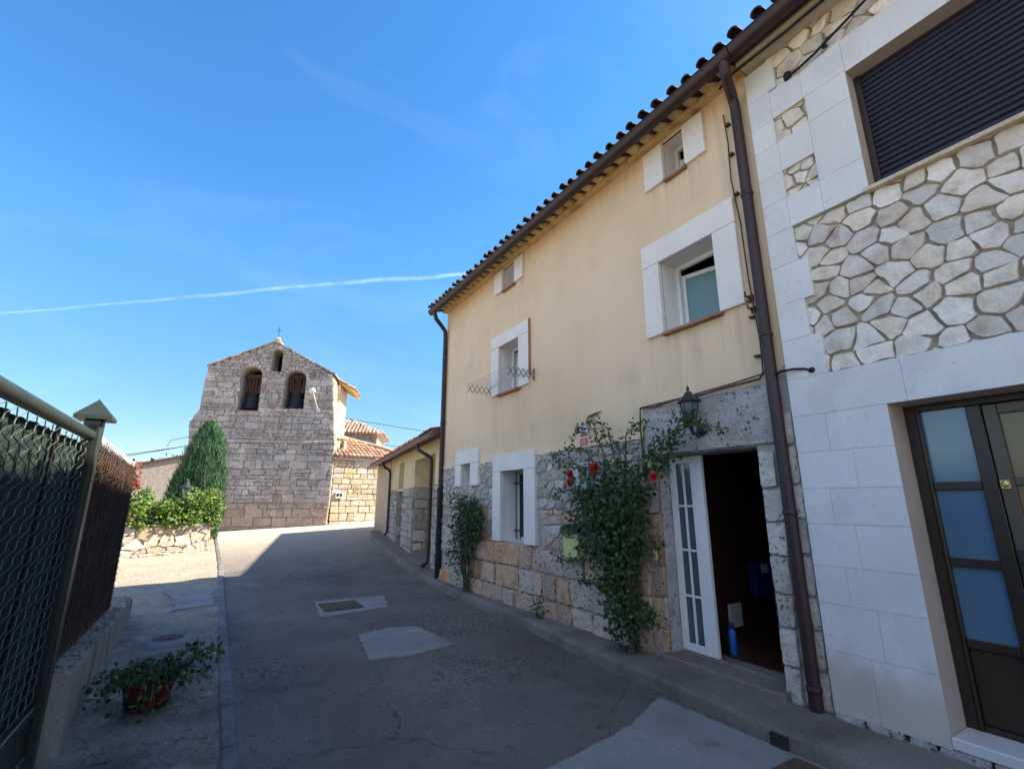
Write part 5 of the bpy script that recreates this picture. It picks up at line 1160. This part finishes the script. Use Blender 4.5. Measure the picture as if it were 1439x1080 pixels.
MB().bbox(FX-.025, FX+.025, -1.2, 4.388, .33, .385, .006).build('bottom_rail', M['fgreen'], gate)
f = MB(); f.box(FX-.01, FX+.004, -1.2, 4.388, .12, .33); f.build('kick_panel', M['fgreen'], gate)
MB().bbox(FX-.025, FX+.025, -1.2, 4.388, .06, .12, .006).build('lower_rail', M['fgreen'], gate)
# concrete plinth wall
def px(y): return -.66-.033*(y-4.6)
def pz(y): return .50-.045*(y-4.6)
pl = thing('plinth_wall', 'low stained concrete wall with a crumbling top under the brush fence', 'wall', (-.8, 6.8, 0))
f = MB(); N = 44; vs = []
for k in range(N+1):
    y = 4.58+(9.1-4.58)*k/N; x, z = px(y), pz(y)
    for dx, zz_ in ((0.015, -.08), (.0, .03), (0, z-.07), (-.012+.01*nz(y*6, 1), z-.02), (-.05, z-.004), (-.3, z+.0), (-.3, -.08)): vs.append((x+dx+.004*nz(y*9, zz_*9), y, zz_+(.012*nz(y*8, dx*30) if zz_ > .1 else 0)))
f.add(vs, [(k*7+i, k*7+(i+1) % 7, (k+1)*7+(i+1) % 7, (k+1)*7+i) for k in range(N) for i in range(7)]+[tuple(range(7)), tuple(range(N*7, N*7+7))]); f.build('concrete', M['plinth'], pl, True)
f = MB()
for k in range(420):
    y = rnd(4.6, 9.05); r = rnd(.004, .016); ellip(f, (px(y)-rnd(.015, .20), y, pz(y)+r*.2), (r*1.2, r, r*.55), k*3.3)
f.build('crumbled_top', M['rubbletop'], pl, True)
# brush fence
FY0, FY1 = 4.53, 7.75
br = thing('brushwood_fence', 'dark brushwood screen on wire mesh with curled wire along the top', 'fence', (-.9, 6, 0))
bx = lambda y: -.83-.033*(y-4.6)
tz = lambda y: 2.03-.01*(y-4.5)
f = MB(); N = 120
for i in range(N):
    a, b = FY0+(FY1-FY0)*i/N, FY0+(FY1-FY0)*(i+1)/N; w_ = lambda y: .012*nz(y*14, 0)
    f.add([(bx(a)+w_(a), a, pz(a)-.02), (bx(b)+w_(b), b, pz(b)-.02), (bx(b)+w_(b), b, tz(b)-.05), (bx(a)+w_(a), a, tz(a)-.05)], [(0, 1, 2, 3)])
for k in range(1500):
    y = rnd(FY0, FY1); z = rnd(1.5, tz(y)-.02) if rnd(0, 1) < .7 else rnd(pz(y), 1.6); L_ = rnd(.15, .4); x = bx(y)+rnd(.004, .03)
    dy = rnd(-.05, .05); e = min(z+L_, tz(y)+rnd(-.03, .03)); f.add([(x, y-.003, z), (x+.002, y+.003, z), (x+rnd(-.01, .012), y+dy+.002, e), (x, y+dy-.001, e)], [(0, 1, 2, 3)])
f.build('brush', M['brush'], br, weld=True)
f = MB(); chain(f, -.80, FY0+.03, FY1, lambda y: pz(y)+.02, lambda y: tz(y)+.04, .062, .0022, .006); f.v = [(v[0]-.033*(v[1]-4.6)+.01, v[1], v[2]) for v in f.v]; f.build('mesh', M['brush'], br, True)
f = MB()
y = FY0+.05
while y < FY1:
    pts = [(bx(y)+.02, y+.022*math.cos(q)+.006*q, tz(y)+.05+.032*math.sin(q)+.0) for q in [k*.7-1.5 for k in range(9)]]; f.tube(pts, .0028, 4, False); y += .052
f.build('curled_wire', M['steel'], br, True)
f = MB(); f.tube([(bx(FY1), FY1+.02, pz(FY1)-.05), (bx(FY1), FY1+.02, 2.06)], .03, 10); f.build('pole', M['blackpipe'], br, True); f = MB(); f.tube([(bx(5.6)-.03, 5.6, .35), (bx(5.6)-.03, 5.6, 2.0)], .022, 8); f.build('pole', M['blackpipe'], br, True)
f = MB()
for k in range(60): d = rdir(); f.leaf(Vector((bx(FY1)+.03, FY1-.02, 2.0))+Vector((d.x*.06, d.y*.12, d.z*.12)), rdir(), d, .05, .018)
f.build('dry_leaves', M['redleaf'], br, weld=True)

# ================================================================== PLANTS NEAR THE HOUSE
def sprig(lf, path, n, size, spread=.05):
    for k in range(n):
        u = rnd(.05, 1)*(len(path)-1); i = min(int(u), len(path)-2); p = Vector(path[i]).lerp(Vector(path[i+1]), u-i)
        d = rdir(); lf.leaf(p+d*rnd(0, spread), d+Vector((0, 0, -.2)), (rdir()+Vector((-.5, -.2, .6))), size*rnd(.7, 1.2), size*.36*rnd(.8, 1.2))
rose = thing('climbing_rose', 'tall climbing rose with red blooms trained up the wall beside the open door', 'rose bush', (3.86, 3.93, .12))
lf = MB(); sm_ = MB(); tw = MB()
for k in range(9):
    y1 = rnd(3.55, 4.75); pts = [(3.86+rnd(-.05, .05), 3.93+rnd(-.08, .08), .1), (3.84+rnd(-.1, .05), 3.95+(y1-3.95)*.3+rnd(-.06, .06), .7), (3.82+rnd(-.1, .05), 3.95+(y1-3.95)*.7, 1.3), (3.84, y1, rnd(1.7, 2.1))]
    sm_.tube(pts, [.02, .016, .012, .006], 6)
sm_.build('stems', M['stem'], rose, True)
for (y, z, r, n) in ROSE if False else [(3.95, .30, .20, 150), (3.88, .48, .22, 210), (4.02, .62, .24, 260), (3.98, .85, .28, 340), (4.12, 1.02, .30, 380), (3.90, 1.10, .26, 320), (4.28, 1.22, .26, 300), (4.02, 1.32, .32, 420), (3.78, 1.36, .24, 300), (4.32, 1.45, .26, 300), (4.08, 1.58, .30, 380), (3.74, 1.62, .24, 280), (4.45, 1.62, .22, 170), (4.62, 1.55, .20, 110), (3.62, 1.80, .20, 180), (3.95, 1.82, .26, 230), (4.25, 1.85, .26, 190), (4.55, 1.85, .22, 90), (3.40, 1.98, .17, 150), (3.28, 2.10, .15, 120), (4.75, 1.30, .14, 50), (4.55, 1.05, .14, 60), (3.55, 1.20, .12, 60), (3.70, .55, .12, 50)]:
    for k in range(int(n*.85)):
        d = rdir(); p = Vector((3.76, y, z))+Vector((d.x*min(r, .2)*.9, d.y*r, d.z*r))*rnd(.4, 1.08)
        p.x = min(p.x, 3.93); s_ = rnd(.032, .058)
        lf.leaf(p, d*.6+rdir()+Vector((0, 0, -.3)), rdir()+Vector((-.7, -.2, .5)), s_*1.2, s_*.42)
arch_ = [[(3.84, 4.2, 1.9), (3.78, 4.5, 2.2), (3.78, 4.8, 2.28), (3.82, 5.1, 2.2)], [(3.84, 4.1, 1.9), (3.76, 4.3, 2.45), (3.8, 4.6, 2.5), (3.84, 4.85, 2.42)], [(3.84, 4.0, 1.9), (3.76, 4.05, 2.42), (3.78, 4.3, 2.56), (3.82, 4.55, 2.52)],
         [(3.84, 3.9, 1.8), (3.74, 3.75, 2.3), (3.76, 3.6, 2.42), (3.82, 3.45, 2.36)], [(3.84, 3.7, 1.8), (3.74, 3.4, 2.1), (3.74, 3.15, 2.25), (3.78, 2.95, 2.22)], [(3.8, 3.3, 2.1), (3.74, 3.05, 2.32), (3.78, 2.8, 2.30), (3.82, 2.62, 2.24)], [(3.8, 3.2, 2.1), (3.72, 3.0, 2.38), (3.74, 2.85, 2.42)],
         [(3.84, 4.4, 1.6), (3.78, 4.8, 1.75), (3.80, 5.1, 1.72), (3.84, 5.25, 1.62)], [(3.84, 4.3, 1.3), (3.78, 4.7, 1.35), (3.80, 5.0, 1.22)], [(3.84, 4.2, 1.0), (3.74, 4.6, .95), (3.76, 4.9, .9), (3.8, 5.2, .95)], [(3.84, 4.1, .8), (3.72, 4.4, .72), (3.74, 4.6, .75)], [(3.84, 3.8, .6), (3.72, 3.6, .55), (3.74, 3.5, .5)], [(3.84, 4.5, 2.0), (3.78, 4.8, 2.08), (3.8, 5.05, 2.1), (3.83, 5.3, 2.25)], [(3.84, 3.95, 1.9), (3.78, 3.9, 2.2), (3.78, 4.1, 2.35), (3.82, 4.35, 2.3)]]
for pth in arch_: tw.tube(pth, [.008]*(len(pth)-1)+[.003], 5); sprig(lf, pth, 75, .046, .07)
lf.build('foliage', M['leaf'], rose, weld=True); tw.build('shoots', M['twig'], rose, True)
def bloom(P, r, parent):
    f = MB(); P = Vector(P)
    for ring, (n, rr, up) in enumerate(((6, 1.0, .15), (5, .75, .5), (5, .5, .85), (3, .25, 1.2))):
        for k in range(n):
            q = 2*math.pi*(k+ring*.4)/n; d = Vector((-.75*up-.2, math.cos(q)*rr, math.sin(q)*rr)); f.leaf(P, d, Vector((-1, 0, .2)), r*(1.05 if ring < 2 else .9), r*.5)
    f.build('bloom', M['petal'], parent, weld=True)
for P, r in (((3.74, 4.72, 1.93), .065), ((3.74, 4.73, 1.83), .06), ((3.70, 4.22, 1.99), .08), ((3.66, 3.32, 1.84), .055)): bloom(P, r, rose)
bush = thing('rose_bush', 'bushy green shrub with bare lower stems between downpipe and barred window', 'shrub', (3.93, 7.95, .15))
lf = MB(); sm_ = MB()
for k in range(8):
    y1 = rnd(7.3, 8.25); sm_.tube([(3.9+rnd(-.05, .04), 7.9+rnd(-.12, .12), .1), (3.86+rnd(-.08, .04), 7.85+rnd(-.15, .15), .6), (3.84, y1, rnd(1.1, 1.6))], [.022, .015, .006], 6)
sm_.build('stems', M['stem'], bush, True)
for (y, z, r, n) in ((7.45, 1.35, .24, 230), (7.62, 1.50, .22, 200), (7.85, 1.45, .22, 160), (7.50, 1.12, .22, 180), (7.75, 1.15, .24, 170), (8.0, 1.2, .2, 90), (7.75, .85, .22, 110), (8.05, .85, .22, 90), (7.85, .6, .2, 80), (8.15, 1.62, .16, 60), (8.25, .65, .18, 50), (7.7, .35, .14, 30)):
    for k in range(int(n*1.3)):
        d = rdir(); p = Vector((3.78, y, z))+Vector((d.x*.17, d.y*r, d.z*r))*rnd(.4, 1.08); p.x = min(p.x, 3.93); s_ = rnd(.035, .06); lf.leaf(p, d*.6+rdir(), rdir()+Vector((-.7, -.2, .5)), s_*1.2, s_*.42)
for k in range(10): sprig(lf, [(3.84, rnd(7.5, 8.3), rnd(.6, 1.5)), (3.76, rnd(7.3, 8.5), rnd(.7, 1.8))], 16, .05, .05)
lf.build('foliage', M['leaf'], bush, weld=True)
wdp = thing('weed', 'small weed sprouting where the pavement meets the stone base', 'weed', (3.86, 5.6, .12))
lf = MB(); tw = MB()
for k in range(7): pth = [(3.86, 5.6+rnd(-.03, .03), .1), (3.84+rnd(-.06, .02), 5.6+rnd(-.12, .12), .22), (3.83+rnd(-.08, .02), 5.6+rnd(-.18, .18), rnd(.28, .46))]; tw.tube(pth, [.005, .004, .002], 5); sprig(lf, pth, 12, .04, .03)
lf.build('foliage', M['leaf'], wdp, weld=True); tw.build('stems', M['twig'], wdp)
# potted plant
PC = (-.26, 5.22, .01)
pot = thing('potted_plant', 'dark red bowl planter with straggling green plant beside the concrete wall', 'potted plant', PC)
MB().lathe([(.0, 0), (.135, .0), (.145, .01), (.175, .17), (.19, .175), (.193, .20), (.18, .205), (.168, .19), (.15, .165), (0, .165)], PC, 28, False).build('pot', M['pot'], pot, True)
MB().lathe([(.165, .17), (.1, .185), (0, .19)], PC, 20).build('soil', M['soil'], pot)
lf = MB(); tw = MB(); C_ = Vector(PC)+Vector((0, 0, .18))
for k in range(34):
    q = rnd(0, 6.28); R_ = rnd(.22, .46); dz = rnd(-.16, .08); pth = [C_+Vector((math.cos(q)*.05, math.sin(q)*.05, 0)), C_+Vector((math.cos(q)*R_*.5, math.sin(q)*R_*.5, .09)), C_+Vector((math.cos(q)*R_, math.sin(q)*R_, dz))]
    tw.tube(pth, [.005, .004, .002], 5); sprig(lf, pth, 20, .05, .045)
for k in range(9):
    q = rnd(-1.2, 1.0); R_ = rnd(.35, .55); pth = [C_, C_+Vector((math.cos(q)*R_*.6, math.sin(q)*R_*.6, .14)), C_+Vector((math.cos(q)*R_, math.sin(q)*R_, .15+rnd(-.06, .06)))]; tw.tube(pth, [.005, .004, .002], 5); sprig(lf, pth, 22, .046, .04)
lf.build('foliage', M['leaf'], pot, weld=True); tw.build('stems', M['twig'], pot)
f = MB(); ellip(f, C_+Vector((.03, -.02, .07)), (.075, .075, .06), 4); f.build('dead_flower', M['brush'], pot, True)
# pebbles and dry leaves scattered on the ground
f = MB()
for k in range(420):
    if rnd(0, 1) < .6: x, y = rnd(.4, 1.7), rnd(3.4, 7)
    else: x, y = rnd(-.55, .3), rnd(3.6, 10.5)
    r = rnd(.003, .009); ellip(f, (x, y, gz(x, y)+.012*nz(x*.8, y*.8)+r*.4+(.02 if x < .2 else 0)), (r, r, r*.6), k*1.7)
o = f.build('gravel', M['strip'], None, True); o['kind'] = 'stuff'; o['label'] = 'loose grit scattered over road and verge'
f = MB()
for k in range(170):
    y = rnd(2.6, 9) if k < 90 else rnd(3.5, 9); x = kx(y)-abs(random.gauss(0, .05))-.02 if k < 90 else .38+abs(random.gauss(0, .08))
    f.leaf(Vector((x, y, gz(x, y)+.012*nz(x*.8, y*.8)+.008)), Vector((rnd(-1, 1), rnd(-1, 1), .1)), Vector((rnd(-.3, .3), rnd(-.3, .3), 1)), rnd(.012, .03), rnd(.005, .011))
o = f.build('leaf_litter', M['brush'], None, weld=True); o['kind'] = 'stuff'; o['label'] = 'dry leaf litter lying along kerb and strip'

for o in bpy.data.objects:
    if '_o' in o: del o['_o']
